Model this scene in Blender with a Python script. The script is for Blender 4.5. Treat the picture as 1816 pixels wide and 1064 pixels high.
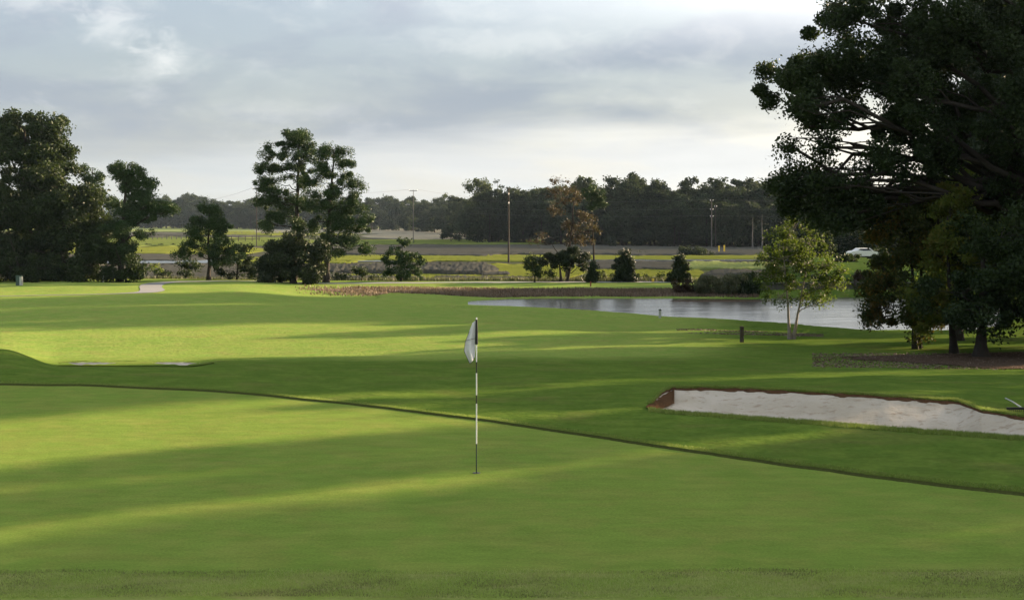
import bpy, math, random
import numpy as np
from math import radians, pi
for o in list(bpy.data.objects): bpy.data.objects.remove(o)
S = bpy.context.scene
COL = S.collection
# ------------------------------------------------------------------ camera
F, CX, HY, ZC = 50/36*1816, 908.0, 385.0, 3.55      # focal length, centre column, horizon row (photo pixels), eye height
cam = bpy.data.cameras.new('camera'); camo = bpy.data.objects.new('camera', cam); COL.objects.link(camo)
cam.lens = 50; cam.sensor_width = 36; cam.clip_end = 8000; cam.clip_start = .1
cam.shift_y = -(532-HY)/1816
camo.location = (0, 0, ZC); camo.rotation_euler = (pi/2, 0, 0)
S.camera = camo
# ------------------------------------------------------------------ view
S.view_settings.view_transform = 'Standard'; S.view_settings.look = 'None'
EXPO = 2.3
S.view_settings.exposure = EXPO; S.view_settings.gamma = 1
S.render.engine = 'CYCLES'; S.cycles.use_denoising = True
S.cycles.max_bounces = 7; S.cycles.diffuse_bounces = 3; S.cycles.transmission_bounces = 4; S.cycles.transparent_max_bounces = 8
S.cycles.volume_bounces = 0
# ------------------------------------------------------------------ sun
SAZ, SEL = radians(58), radians(14)
sl = bpy.data.lights.new('sun', 'SUN'); sl.energy = 5; sl.angle = radians(.9); sl.color = (1, .75, .5)
so = bpy.data.objects.new('sun', sl); COL.objects.link(so)
so.rotation_euler = (pi/2-SEL, 0, pi-SAZ); so.location = (60, 40, 40)
# ------------------------------------------------------------------ node helper
class NT:
    def __init__(s, tree): s.t = tree; tree.nodes.clear()
    def n(s, typ, props=None, **ins):
        nd = s.t.nodes.new(typ)
        for k, v in (props or {}).items(): setattr(nd, k, v)
        for k, v in ins.items():
            key = int(k[1:]) if k[0] == 'i' and k[1:].isdigit() else k.replace('_', ' ')
            so_ = nd.inputs[key]
            if isinstance(v, bpy.types.NodeSocket): s.t.links.new(v, so_)
            else: so_.default_value = v
        return nd
    def m(s, op, a, b=0.0, c=0.0, clamp=False):
        return s.n('ShaderNodeMath', dict(operation=op, use_clamp=clamp), i0=a, i1=b, i2=c).outputs[0]
    def mix(s, f, a, b, blend='MIX'):
        nd = s.n('ShaderNodeMix', dict(data_type='RGBA', blend_type=blend), i0=f)
        for i, v in ((6, a), (7, b)):
            if isinstance(v, bpy.types.NodeSocket): s.t.links.new(v, nd.inputs[i])
            else: nd.inputs[i].default_value = (*v, 1)[:4]
        return nd.outputs[2]
    def ramp(s, f, stops, interp='LINEAR'):
        nd = s.n('ShaderNodeValToRGB', i0=f); r = nd.color_ramp; r.interpolation = interp
        while len(r.elements) < len(stops): r.elements.new(1)
        for e, (p, c) in zip(r.elements, stops):
            e.position = p; e.color = (*c, 1)[:4] if not isinstance(c, (int, float)) else (c, c, c, 1)
        return nd.outputs[0]
    def noise(s, vec, scale, detail=4, rough=.55, dist=0.0):
        return s.n('ShaderNodeTexNoise', Vector=vec, Scale=scale, Detail=detail, Roughness=rough, Distortion=dist).outputs[0]
    def comb(s, x, y, z=0.0): return s.n('ShaderNodeCombineXYZ', i0=x, i1=y, i2=z).outputs[0]
    def sm(s, v, a, b):
        return s.n('ShaderNodeMapRange', dict(interpolation_type='SMOOTHSTEP', clamp=True), i0=v, i1=a, i2=b, i3=0.0, i4=1.0).outputs[0]
# ------------------------------------------------------------------ sky: broken cloud decks over a blue sky
W = bpy.data.worlds.new('World'); S.world = W; W.use_nodes = True
g = NT(W.node_tree)
tc = g.n('ShaderNodeTexCoord').outputs['Generated']
sp = g.n('ShaderNodeSeparateXYZ', i0=tc)
az = g.m('MULTIPLY', g.m('ARCTAN2', sp.outputs[0], sp.outputs[1]), 57.296)
el = g.m('MULTIPLY', g.m('ARCSINE', sp.outputs[2]), 57.296)
big = g.noise(g.comb(g.m('MULTIPLY', az, .10), g.m('MULTIPLY', el, .34), 3.1), 1.0, 5, .55, .4)
sml = g.noise(g.comb(g.m('MULTIPLY', az, .30), g.m('MULTIPLY', el, .6), 7.7), 1.0, 7, .62, .3)
hfn = g.noise(g.comb(g.m('MULTIPLY', az, .8), g.m('MULTIPLY', el, 1.5), 2.2), 1.0, 6, .6, .8)
fil = g.noise(g.comb(g.m('MULTIPLY', az, .09), g.m('MULTIPLY', el, .9), 1.3), 1.0, 5, .55, .2)
edge = g.m('ADD', g.m('ADD', 2.9, g.m('MULTIPLY', az, .05)), g.m('MULTIPLY', g.m('SUBTRACT', fil, .5), 1.8))
deck = g.sm(g.m('SUBTRACT', el, edge), -.35, 1.1)
low = g.ramp(g.m('ADD', g.m('MULTIPLY', g.sm(az, -22.0, 24.0), .55), g.m('MULTIPLY', fil, .45)),
             [(.15, (.60, .65, .67)), (.45, (.77, .79, .785)), (.66, (.92, .93, .91)), (1, (1.0, .99, .96))])
under = g.ramp(g.m('ADD', g.m('MULTIPLY', g.sm(el, 2.0, 9.0), .5), g.m('MULTIPLY', big, .5)),
               [(.15, (.48, .515, .55)), (.5, (.415, .475, .545)), (.8, (.45, .52, .62))])
under = g.mix(g.m('MULTIPLY', g.sm(sml, .5, .72), .5), under, (.68, .715, .75))
under = g.mix(g.m('MULTIPLY', g.sm(az, 4.0, 20.0), .45), under, (.66, .70, .74))
# a few bright holes in the deck
def hole(paz, pel, ra, re, amt, c=(.95, .96, .97)):
    global under
    dx = g.m('DIVIDE', g.m('SUBTRACT', az, paz), ra); dy = g.m('DIVIDE', g.m('SUBTRACT', el, pel), re)
    d = g.m('ADD', g.m('SQRT', g.m('ADD', g.m('MULTIPLY', dx, dx), g.m('MULTIPLY', dy, dy))), g.m('ADD', g.m('MULTIPLY', g.m('SUBTRACT', sml, .5), 3.4), g.m('MULTIPLY', g.m('SUBTRACT', hfn, .5), 3.0)))
    under = g.mix(g.m('MULTIPLY', g.m('SUBTRACT', 1.0, g.sm(d, -.4, 1.7)), amt), under, c)
hole(-13.6, 6.1, 1.0, .6, .8); hole(-18.5, 8.4, 2.4, .6, .5); hole(-15.6, 7.6, 1.0, .9, .6); hole(.5, 7.0, 4.0, .5, .35); hole(-8, 9.3, 1.2, .8, .4); hole(-9.5, 4.2, 3, .3, .25)
vis = g.mix(deck, low, under)
hi = g.ramp(big, [(.3, (.5, .58, .70)), (.62, (.80, .84, .88))])
vis = g.mix(g.sm(el, 11.0, 30.0), vis, hi)
glow = g.m('MULTIPLY', g.m('MULTIPLY', g.sm(az, -12.0, 22.0), g.sm(el, 6.0, 10.5)), g.m('SUBTRACT', 1.0, g.sm(el, 22.0, 42.0)))  # bright sky patch added above the frame to lift the pond's reflection
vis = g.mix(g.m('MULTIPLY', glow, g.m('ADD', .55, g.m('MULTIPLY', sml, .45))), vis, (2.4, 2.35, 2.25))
vis = g.mix(g.sm(el, -.2, -3.0), vis, (.10, .12, .08))
k = 1/2**EXPO
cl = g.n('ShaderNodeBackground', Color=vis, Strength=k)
nis = g.n('ShaderNodeTexSky', dict(sky_type='NISHITA', sun_disc=False, sun_elevation=SEL, sun_rotation=SAZ, dust_density=2.0))
bg = g.n('ShaderNodeBackground', Color=nis.outputs[0], Strength=.06)
mask = g.m('SUBTRACT', 1.0, g.m('MULTIPLY', g.sm(big, .62, .4), .18))
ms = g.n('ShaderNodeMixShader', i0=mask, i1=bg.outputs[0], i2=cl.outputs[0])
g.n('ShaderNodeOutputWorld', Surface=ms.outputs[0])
# ------------------------------------------------------------------ object helpers
def P(px, py, D): return np.array([(px-CX)/F*D, D, ZC-(py-HY)/F*D])
def XY(px, D): return np.array([(px-CX)/F*D, D])
def tag(o, label=None, cat=None, group=None, kind=None):
    if label: o['label'] = label
    if cat: o['category'] = cat
    if group: o['group'] = group
    if kind: o['kind'] = kind
    return o
def mesh(name, V, faces, mat, parent=None, smooth=True, loc=None):
    me = bpy.data.meshes.new(name)
    V = np.asarray(V, dtype=np.float64)
    if isinstance(faces, np.ndarray):
        nf, kf = faces.shape
        me.vertices.add(len(V)); me.vertices.foreach_set('co', V.ravel())
        me.loops.add(nf*kf); me.loops.foreach_set('vertex_index', faces.astype(np.int32).ravel())
        me.polygons.add(nf); me.polygons.foreach_set('loop_start', np.arange(0, nf*kf, kf, dtype=np.int32))
        me.polygons.foreach_set('loop_total', np.full(nf, kf, dtype=np.int32))
        me.update(calc_edges=True)
    else:
        me.from_pydata([tuple(v) for v in V], [], faces); me.update()
    me.polygons.foreach_set('use_smooth', np.full(len(me.polygons), smooth))
    for m_ in (mat if isinstance(mat, (list, tuple)) else [mat]): me.materials.append(m_)
    o = bpy.data.objects.new(name, me); COL.objects.link(o)
    if parent is not None: o.parent = parent
    if loc is not None: o.location = loc
    return o
def empty(name, loc, label=None, cat=None, group=None, kind=None):
    o = bpy.data.objects.new(name, None); COL.objects.link(o); o.location = tuple(float(v) for v in loc); o.empty_display_size = .3
    return tag(o, label, cat, group, kind)
def gridfaces(nr, nc):
    i = np.arange(nr-1)[:, None]*nc+np.arange(nc-1)[None, :]
    return np.stack([i, i+1, i+nc+1, i+nc], -1).reshape(-1, 4)
def tube(pts, rad, seg=8, cap=True):
    pts = np.asarray(pts, float); n = len(pts); rad = np.broadcast_to(rad, (n,))
    d = np.gradient(pts, axis=0); d /= np.linalg.norm(d, axis=1)[:, None]+1e-9
    ref = np.array([0, 0, 1.0]) if abs(d[:, 2]).mean() < .8 else np.array([1.0, 0, 0])
    a = np.cross(d, ref); a /= np.linalg.norm(a, axis=1)[:, None]+1e-9; b = np.cross(d, a)
    t = np.arange(seg)/seg*2*pi
    V = pts[:, None]+rad[:, None, None]*(a[:, None]*np.cos(t)[None, :, None]+b[:, None]*np.sin(t)[None, :, None])
    V = V.reshape(-1, 3)
    i = (np.arange(n-1)[:, None]*seg+np.arange(seg)[None]); j = (np.arange(n-1)[:, None]*seg+(np.arange(seg)+1)[None] % seg)
    Q = np.stack([i, j, j+seg, i+seg], -1).reshape(-1, 4)
    return V, Q
class MB:
    def __init__(s): s.V = []; s.Q = []; s.n = 0
    def add(s, V, Q): s.V.append(V); s.Q.append(np.asarray(Q)+s.n); s.n += len(V)
    def tube(s, pts, rad, seg=8):
        V, Q = tube(pts, rad, seg); s.add(V, Q)
        for base in (0, len(V)-seg):
            s.add(V[base:base+seg].copy(), np.array([[0, i, i+1, i+2] for i in range(1, seg-2, 2)]))
    def box(s, c, h, rot=0):
        x, y, z = h; v = np.array([[i*x, j*y, k_*z] for i in (-1, 1) for j in (-1, 1) for k_ in (-1, 1)], float)
        if rot: ca, sa = math.cos(rot), math.sin(rot); v = np.stack([v[:, 0]*ca-v[:, 1]*sa, v[:, 0]*sa+v[:, 1]*ca, v[:, 2]], 1)
        s.add(v+np.array(c), np.array([[0, 1, 3, 2], [4, 6, 7, 5], [0, 4, 5, 1], [2, 3, 7, 6], [0, 2, 6, 4], [1, 5, 7, 3]]))
    def build(s, name, mat, parent=None, smooth=True): return mesh(name, np.vstack(s.V), np.vstack(s.Q), mat, parent, smooth)
# ------------------------------------------------------------------ value noise for geometry
def vnoise(x, y, seed=0):
    x = np.asarray(x, float); y = np.asarray(y, float)
    xi = np.floor(x).astype(np.int64); yi = np.floor(y).astype(np.int64); xf = x-xi; yf = y-yi
    def h(a, b):
        n = (a*374761393+b*668265263+seed*982451653) & 0xffffffff
        n = ((n ^ (n >> 13))*1274126177) & 0xffffffff
        return ((n ^ (n >> 16)) & 0xffff)/65535.0*2-1
    u = xf*xf*(3-2*xf); v = yf*yf*(3-2*yf)
    return (h(xi, yi)*(1-u)+h(xi+1, yi)*u)*(1-v)+(h(xi, yi+1)*(1-u)+h(xi+1, yi+1)*u)*v
def fbm(x, y, o=4, seed=0):
    a = 0; amp = 1
    for i in range(o): a = a+amp*vnoise(x*2**i, y*2**i, seed+i); amp *= .5
    return a
# ------------------------------------------------------------------ terrain
NEAR = [(-60, 1.6), (-3, 1.95), (0, 1.9), (8, .88), (12.5, .19), (14.1, 0)]
PROF = {
 -2500: NEAR+[(30, .2), (36, .6), (45, -.3), (62, -.9), (100, -.9), (106, -1.1), (116, -2.2), (125, -2.9), (150, -2.9)],
 -300: NEAR+[(30, .05), (36, .42), (39, .0), (46, -.8), (62, -1), (83, -1), (100, -.95), (106, -1.1), (116, -2.2), (125, -2.9), (150, -2.9)],
 0: NEAR+[(29.8, 0), (32, .05), (36, .22), (39, -.2), (46, -.85), (62, -1), (83, -1), (100, -.97), (106, -1.1), (116, -2.2), (125, -2.9), (150, -2.9)],
 110: NEAR+[(29.8, 0), (32, -.02), (35.5, -.17), (37, -.36), (39, -.56), (46, -.95), (62, -1), (83, -1), (100, -.97), (106, -1.1), (116, -2.2), (125, -2.9), (150, -2.9)],
 330: NEAR+[(29, 0), (32, -.06), (35.5, -.19), (37, -.38), (39, -.58), (46, -.95), (62, -1.0), (83, -1.05), (100, -1.03), (106, -1.12), (116, -2.2), (125, -2.9), (150, -2.9)],
 400: NEAR+[(28.7, 0), (32, -.06), (36, -.18), (39, -.45), (46, -.95), (62, -1.0), (83, -1.05), (100, -1.03), (106, -1.12), (116, -2.2), (125, -2.9), (150, -2.9)],
 600: NEAR+[(26.8, 0), (31, -.12), (36, -.3), (46, -.88), (62, -1.05), (80, -1.25), (90, -1.6), (93, -1.7), (98, -1.38), (106, -1.2), (116, -2.3), (125, -2.9), (150, -2.9)],
 850: NEAR+[(25, 0), (30, -.15), (36, -.36), (46, -.85), (62, -1.1), (75, -1.4), (84, -1.75), (88, -1.95), (93, -1.9), (98, -1.45), (108, -1.35), (118, -2.6), (125, -2.9), (150, -2.9)],
 1200: NEAR+[(26, 0), (30, -.13), (36, -.4), (46, -.85), (62, -1.35), (72, -1.67), (76, -1.85), (92, -2), (98, -1.5), (109, -1.4), (118, -2.6), (125, -2.9), (150, -2.9)],
 1500: NEAR+[(24, 0), (27.5, -.02), (36, -.45), (46, -.88), (56, -1.3), (64, -1.7), (67, -1.85), (92, -2), (99, -1.2), (112, -1.3), (150, -2.0)],
 1816: NEAR+[(22.7, 0), (24.7, -.02), (36, -.5), (44, -.85), (56, -1.2), (62, -1.5), (66, -1.6), (96, -1.6), (104, -1.3), (116, -1.3), (150, -1.9)],
 2600: NEAR+[(22.7, .05), (36, -.4), (44, -.8), (56, -1.1), (62, -1.2), (100, -1.2), (110, -1.1), (150, -1.6)],
 5000: NEAR+[(30, .2), (60, -.6), (90, -1.2), (150, -1.3)],
}
_pk = np.array(sorted(PROF), float); _dd = np.arange(-60, 150.01, .25); _tab = []
for p_ in _pk:
    a = np.array(PROF[int(p_)]); z = np.interp(_dd, a[:, 0], a[:, 1])
    kz = np.hanning(11); kz /= kz.sum(); z = np.convolve(np.pad(z, 5, 'edge'), kz, 'valid'); _tab.append(z)
_tab = np.array(_tab)
def world_poly(pts): return np.array([XY(a, b) for a, b in pts])
POND = world_poly([(838, 86.5), (1000, 82.6), (1200, 75.8), (1400, 70.3), (1550, 66.8), (1680, 64.2), (1740, 64.6), (1785, 67), (1800, 80), (1790, 94), (1700, 97), (1530, 95.5), (1340, 92.8), (1200, 93.6), (1050, 93.8), (900, 93.2), (845, 90.5)])
def sdist(X, Y, poly):
    """signed distance to polygon, negative inside"""
    d = np.full(X.shape, 1e9); ins = np.zeros(X.shape, bool); n = len(poly)
    for i in range(n):
        ax, ay = poly[i]; bx, by = poly[(i+1) % n]; ex, ey = bx-ax, by-ay
        t = np.clip(((X-ax)*ex+(Y-ay)*ey)/(ex*ex+ey*ey), 0, 1)
        d = np.minimum(d, (X-ax-t*ex)**2+(Y-ay-t*ey)**2)
        c = ((ay > Y) != (by > Y)); ins ^= c & (X < (bx-ax)*(Y-ay)/(by-ay+1e-12)+ax)
    d = np.sqrt(d); return np.where(ins, -d, d)
PONDZ = -1.8
# bunker outlines: (px, near depth, far depth)
BK = np.array([(1152, 26.15, 26.5), (1172, 25.9, 29.0), (1192, 25.8, 30.0), (1300, 25.2, 29.9), (1400, 24.7, 29.2), (1500, 24.1, 28.3), (1600, 23.6, 27.6), (1650, 23.4, 27.5),
               (1700, 23.2, 27.3), (1740, 23.05, 26.0), (1816, 22.7, 24.9), (1900, 22.4, 24.4), (1960, 22.6, 23.6), (1990, 22.9, 23.1)])
def bfar(px): return np.interp(px, BK[:, 0], BK[:, 2])+.12*fbm(px/45, px*0, 3, 12)
def bnear(px): return np.interp(px, BK[:, 0], BK[:, 1])+.05*fbm(px/16, px*0, 3, 2)
def bunker_bowl(px, D):
    n = bnear(px); f = bfar(px)
    v = (D-n)/(f-n+1e-6); inside = (px > 1152) & (px < 1990) & (v > 0) & (v < 1)
    s = np.minimum(np.clip((D-n)/.35, 0, 1), np.clip((f-D)/1.7, 0, 1)**1.0)
    e = np.clip(np.minimum(px-1152, 1990-px)/90, 0, 1)
    return np.where(inside, -.30*s*e, 0)
def bunker_lift(px, D):
    """turf face standing behind the far lip"""
    f = bfar(px); e = np.clip(np.minimum(px-1140, 2050-px)/60, 0, 1)
    return .045*e*np.exp(-np.clip(D-f, 0, 9)/1.3)*np.clip((D-f+.03)/.06, 0, 1)
def T(x, y, cut=True):
    x = np.asarray(x, float); y = np.asarray(y, float); x, y = np.broadcast_arrays(x, y)
    D = y; px = CX+F*x/np.maximum(D, 6)
    pxc = np.clip(px, _pk[0], _pk[-1]); k_ = np.clip(np.searchsorted(_pk, pxc)-1, 0, len(_pk)-2)
    t = (pxc-_pk[k_])/(_pk[k_+1]-_pk[k_]); t = t*t*(3-2*t)
    di = np.clip((D+60)/.25, 0, len(_dd)-1.001); i = di.astype(int); fr = di-i
    za = _tab[k_, i]*(1-fr)+_tab[k_, i+1]*fr; zb = _tab[k_+1, i]*(1-fr)+_tab[k_+1, i+1]*fr
    z = za*(1-t)+zb*t
    far = np.clip((D-25)/20, 0, 1)
    z = z+far*.05*fbm(x/9, y/9, 3, 5)+.012*fbm(x/2.2, y/2.2, 2, 9)
    d = sdist(x, y, POND)+.35*fbm(x/3, y/3, 2, 3)
    z = np.where(d < 0, np.minimum(z, PONDZ+d*.35), np.maximum(z, np.where(d < 6, PONDZ+.06*d, -9)))
    if cut:
        z = z+bunker_bowl(px, D)+bunker_lift(px, D)
    return z
# green outline (photo columns -> depth)
GE = np.array([(-3000, 24), (-1200, 29), (-400, 30.2), (0, 29.9), (200, 29.7), (400, 28.9), (600, 27.3), (850, 24.9), (1000, 23.4), (1200, 21.55), (1500, 19.6), (1816, 18.05), (2200, 16.4), (2800, 14.8), (3400, 14.2), (9000, 14.15)])
def De(px): 
    return np.interp(px, GE[:, 0], GE[:, 1])+.04*vnoise(px/70, px*0, 4)+.012*vnoise(px/9, px*0, 6)
def Dn(px): return np.minimum(14.08+.06*vnoise(px/160, px*0, 8)+.02*vnoise(px/25, px*0, 18)+np.where(px > 900, (px-900)*.00012, 0), np.interp(px, GE[:, 0], GE[:, 1])-.08)
def ge_smooth():
    global GE
    xs = np.arange(-3000, 9001, 20.0); ys = np.interp(xs, GE[:, 0], GE[:, 1]); kk = np.hanning(17); kk /= kk.sum()
    ys = np.convolve(np.pad(ys, 8, 'edge'), kk, 'valid'); GE = np.stack([xs, ys], 1)
ge_smooth()
LIP = .036
def G(x, y):
    """walkable surface incl. the taller turf round the green"""
    x = np.asarray(x, float); y = np.asarray(y, float); px = CX+F*x/np.maximum(y, 6)
    on = (y > Dn(px)) & (y < De(px)); return T(x, y)+np.where(on, 0, LIP)
# ------------------------------------------------------------------ materials
def pbr(name, build):
    m_ = bpy.data.materials.new(name); m_.use_nodes = True; g_ = NT(m_.node_tree); build(g_); return m_
def simple(name, c, rough=.7, var=.25, scale=6, metal=0, bump=0.0, spec=.3):
    def b(g):
        co = g.n('ShaderNodeTexCoord').outputs['Object']; n = g.noise(co, scale, 5)
        col = g.mix(n, [v*(1-var) for v in c], [min(1, v*(1+var)) for v in c])
        kw = {}
        if bump: kw['Normal'] = g.n('ShaderNodeBump', Strength=.6, Distance=bump, Height=g.noise(co, scale*3, 5)).outputs[0]
        p = g.n('ShaderNodeBsdfPrincipled', Base_Color=col, Roughness=rough, Metallic=metal, **kw); p.inputs['Specular IOR Level'].default_value = spec
        g.n('ShaderNodeOutputMaterial', Surface=p.outputs[0])
    return pbr(name, b)
def turf(name, c1, c2, c3, rough=None, stripe=0.0, bump=.012, fine=18.0, dry=(.16, .15, .05), dryamt=.25, sheen=.0):
    def b(g):
        co = g.n('ShaderNodeNewGeometry').outputs['Position']
        n1 = g.noise(co, .16, 4, .6); n2 = g.noise(co, 1.3, 5, .6, .3); n3 = g.noise(co, fine, 3, .7); n4 = g.noise(co, .55, 4, .55, .5)
        col = g.mix(g.sm(n1, .33, .67), c1, c2)
        col = g.mix(g.m('MULTIPLY', g.sm(n2, .4, .65), .8), col, c3)
        col = g.mix(g.m('MULTIPLY', g.sm(n4, .56, .76), dryamt), col, dry)
        sx = g.n('ShaderNodeSeparateXYZ', i0=co)
        if rough:
            fm = g.m('MULTIPLY', g.sm(g.m('ADD', sx.outputs[1], g.m('MULTIPLY', n1, 6.0)), 42.0, 49.0), g.sm(g.m('SUBTRACT', g.m('MULTIPLY', sx.outputs[1], .17), g.m('ADD', sx.outputs[0], g.m('MULTIPLY', n1, 4.0))), -2.5, 1.5))
            rc = g.mix(g.sm(n2, .38, .66), rough[0], rough[1]); rc = g.mix(g.m('MULTIPLY', g.sm(n4, .5, .72), .5), rc, rough[2]); col = g.mix(fm, rc, col)
        if stripe:
            ph = g.m('ADD', g.m('MULTIPLY', sx.outputs[0], .9), g.m('MULTIPLY', sx.outputs[1], .35))
            w_ = g.sm(g.m('SINE', g.m('ADD', g.m('MULTIPLY', ph, 3.0), g.m('MULTIPLY', n1, 2))), -.5, .5)
            col = g.mix(g.m('MULTIPLY', w_, stripe), col, [v*1.25 for v in c2])
        col = g.mix(.6, col, g.ramp(g.m('ADD', g.m('MULTIPLY', n3, .55), g.m('MULTIPLY', g.noise(g.n('ShaderNodeMapping', Vector=co, Scale=(.45, 1, 1)).outputs[0], 3.2, 6, .7), .45)), [(.3, .28), (.7, .76)]), 'OVERLAY')
        h = g.m('ADD', g.m('MULTIPLY', n3, 1.0), g.m('MULTIPLY', g.noise(co, 4.5, 4), 2.5))
        nb = g.n('ShaderNodeBump', Strength=.55, Distance=bump, Height=h).outputs[0]
        d = g.n('ShaderNodeBsdfDiffuse', Color=col, Normal=nb, Roughness=.6)
        g.n('ShaderNodeOutputMaterial', Surface=d.outputs[0])
    return pbr(name, b)
M = {}
M['green'] = turf('putting turf', (.132, .20, .038), (.152, .216, .042), (.172, .208, .048), stripe=.12, bump=.006, fine=30, dryamt=.3, dry=(.21, .205, .06))
M['fair'] = turf('fairway turf', (.16, .245, .05), (.19, .265, .056), (.225, .26, .068), rough=((.075, .125, .022), (.10, .15, .028), (.125, .125, .04)), bump=.02, fine=9, dryamt=.45, dry=(.20, .18, .06))
M['rough'] = turf('rough turf', (.18, .26, .05), (.24, .29, .07), (.26, .26, .10), bump=.03, fine=40, dryamt=.5, dry=(.19, .16, .07))
M['darkturf'] = turf('dark rough turf', (.05, .10, .022), (.07, .12, .026), (.09, .12, .035), bump=.03)  # darker rough grass colour for the far bank
M['thatch'] = simple('thatch', (.06, .07, .022), .95, .5, 30, bump=.01, spec=0)
M['sand'] = None
def _sand(g):
    co = g.n('ShaderNodeNewGeometry').outputs['Position']
    n1 = g.noise(co, .7, 5, .6, .4); n2 = g.noise(co, 5, 5, .65); n3 = g.noise(co, 60, 2)
    col = g.mix(g.sm(n1, .3, .7), (.41, .365, .29), (.50, .455, .385))
    col = g.mix(g.m('MULTIPLY', g.sm(n2, .52, .68), .6), col, (.25, .19, .13))
    nb = g.n('ShaderNodeBump', Strength=.8, Distance=.05, Height=g.m('ADD', n2, g.m('MULTIPLY', n3, .15))).outputs[0]
    g.n('ShaderNodeOutputMaterial', Surface=g.n('ShaderNodeBsdfDiffuse', Color=col, Normal=nb, Roughness=.8).outputs[0])
M['sand'] = pbr('bunker sand', _sand)
M['soil'] = simple('bare brown soil', (.085, .048, .026), .95, .6, 9, bump=.03, spec=0)
M['mulch'] = simple('leaf litter', (.075, .055, .04), .95, .6, 7, bump=.03, spec=0)
M['banksoil'] = simple('dry bank soil and roots', (.15, .105, .075), .95, .5, 2.5, bump=.05, spec=0)
M['path'] = simple('cart path concrete', (.20, .205, .205), .9, .1, 1.5, bump=.002, spec=.1)
def _water(g):
    co = g.n('ShaderNodeNewGeometry').outputs['Position']
    mp = g.n('ShaderNodeMapping', Vector=co, Scale=(.35, 1.0, 1)).outputs[0]
    h = g.m('ADD', g.noise(mp, 1.6, 3, .5, .3), g.m('MULTIPLY', g.noise(mp, .35, 2), 1.5))
    nb = g.n('ShaderNodeBump', Strength=.5, Distance=.06, Height=h).outputs[0]
    p = g.n('ShaderNodeBsdfPrincipled', Base_Color=(.02, .022, .018, 1), Roughness=.16, IOR=1.33, Normal=nb)
    g.n('ShaderNodeOutputMaterial', Surface=p.outputs[0])
M['water'] = pbr('pond water', _water)
def leafmat(name, c1, c2, trans=.35, c3=None, rough=.6):
    def b(g):
        geo = g.n('ShaderNodeNewGeometry'); co = geo.outputs['Position']
        n = g.noise(co, .45, 3); r = geo.outputs['Random Per Island']
        f = g.m('ADD', g.m('MULTIPLY', n, .6), g.m('MULTIPLY', r, .4))
        col = g.mix(g.sm(f, .25, .75), c1, c2)
        if c3: col = g.mix(g.sm(g.m('ADD', g.m('MULTIPLY', g.noise(co, .8, 3), .8), g.m('MULTIPLY', r, .2)), .5, .62), col, c3)
        d = g.n('ShaderNodeBsdfPrincipled', Base_Color=col, Roughness=rough); d.inputs['Specular IOR Level'].default_value = .18
        t = g.n('ShaderNodeBsdfTranslucent', Color=g.mix(.3, col, (.10, .13, .01), 'ADD'))
        g.n('ShaderNodeOutputMaterial', Surface=g.n('ShaderNodeMixShader', i0=trans, i1=d.outputs[0], i2=t.outputs[0]).outputs[0])
    return pbr(name, b)
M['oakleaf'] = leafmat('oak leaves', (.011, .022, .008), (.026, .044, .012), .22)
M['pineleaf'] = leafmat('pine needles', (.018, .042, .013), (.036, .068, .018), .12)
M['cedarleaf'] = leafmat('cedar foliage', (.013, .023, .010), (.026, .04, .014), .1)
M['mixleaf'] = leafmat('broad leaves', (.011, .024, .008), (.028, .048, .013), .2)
M['birchleaf'] = leafmat('young leaves', (.03, .06, .01), (.07, .10, .014), .45)
M['limeleaf'] = leafmat('yellow green leaves', (.07, .11, .02), (.13, .15, .03), .5)
M['cypleaf'] = leafmat('cypress foliage', (.025, .042, .012), (.055, .065, .016), .4, (.11, .075, .014))
M['oliveleaf'] = leafmat('olive gold leaves', (.06, .09, .015), (.12, .14, .025), .5, (.11, .10, .02))
M['rustleaf'] = leafmat('rusty dead foliage', (.028, .02, .014), (.05, .028, .018), .3)
M['reedleaf'] = leafmat('reedy foliage', (.05, .065, .03), (.11, .11, .06), .25)
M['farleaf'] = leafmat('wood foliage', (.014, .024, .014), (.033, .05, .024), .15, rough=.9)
M['farleaf2'] = leafmat('pale wood foliage', (.03, .045, .02), (.06, .08, .035), .25, rough=.9)
M['dryblade'] = leafmat('dry bank grass', (.10, .07, .05), (.20, .15, .11), .25)
M['blade'] = leafmat('grass blades', (.13, .20, .035), (.22, .27, .07), .35)
M['frontblade'] = leafmat('short fringe blades', (.22, .30, .06), (.33, .37, .13), .45, (.14, .15, .06))
M['deadleaf'] = leafmat('fallen leaves', (.09, .06, .04), (.20, .15, .12), .1)
M['bark'] = simple('bark', (.035, .03, .025), .95, .4, 5, bump=.03, spec=.1)
M['palebark'] = simple('pale mottled bark', (.22, .19, .17), .9, .5, 9, bump=.01, spec=.1)
M['wood'] = simple('weathered wood', (.055, .047, .04), .9, .3, 6, bump=.005, spec=.1)
M['greywood'] = simple('grey pole wood', (.10, .098, .09), .9, .3, 4, spec=.1)
M['black'] = simple('black plastic', (.012, .013, .013), .5, .2, 10)
M['white'] = simple('white paint', (.72, .72, .72), .5, .06, 8)
M['dkgreen'] = simple('dark green paint', (.012, .03, .022), .5, .2, 8)
M['cloth'] = simple('white flag cloth', (.62, .62, .63), .9, .05, 8, spec=.05)
M['wire'] = simple('wire', (.05, .05, .05), .6, .1, 3)
M['steel'] = simple('galvanised metal', (.45, .46, .45), .45, .15, 6, metal=.4)
M['boxgreen'] = simple('green utility box paint', (.05, .085, .07), .6, .2, 6)
M['yellow'] = simple('yellow paint', (.62, .45, .05), .6, .1, 6)
M['red'] = simple('red paint', (.2, .05, .035), .6, .1, 6)
M['glass'] = simple('dark glass', (.02, .025, .03), .1, .1, 3)
M['tyre'] = simple('tyre rubber', (.02, .02, .02), .9, .1, 9)
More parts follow.
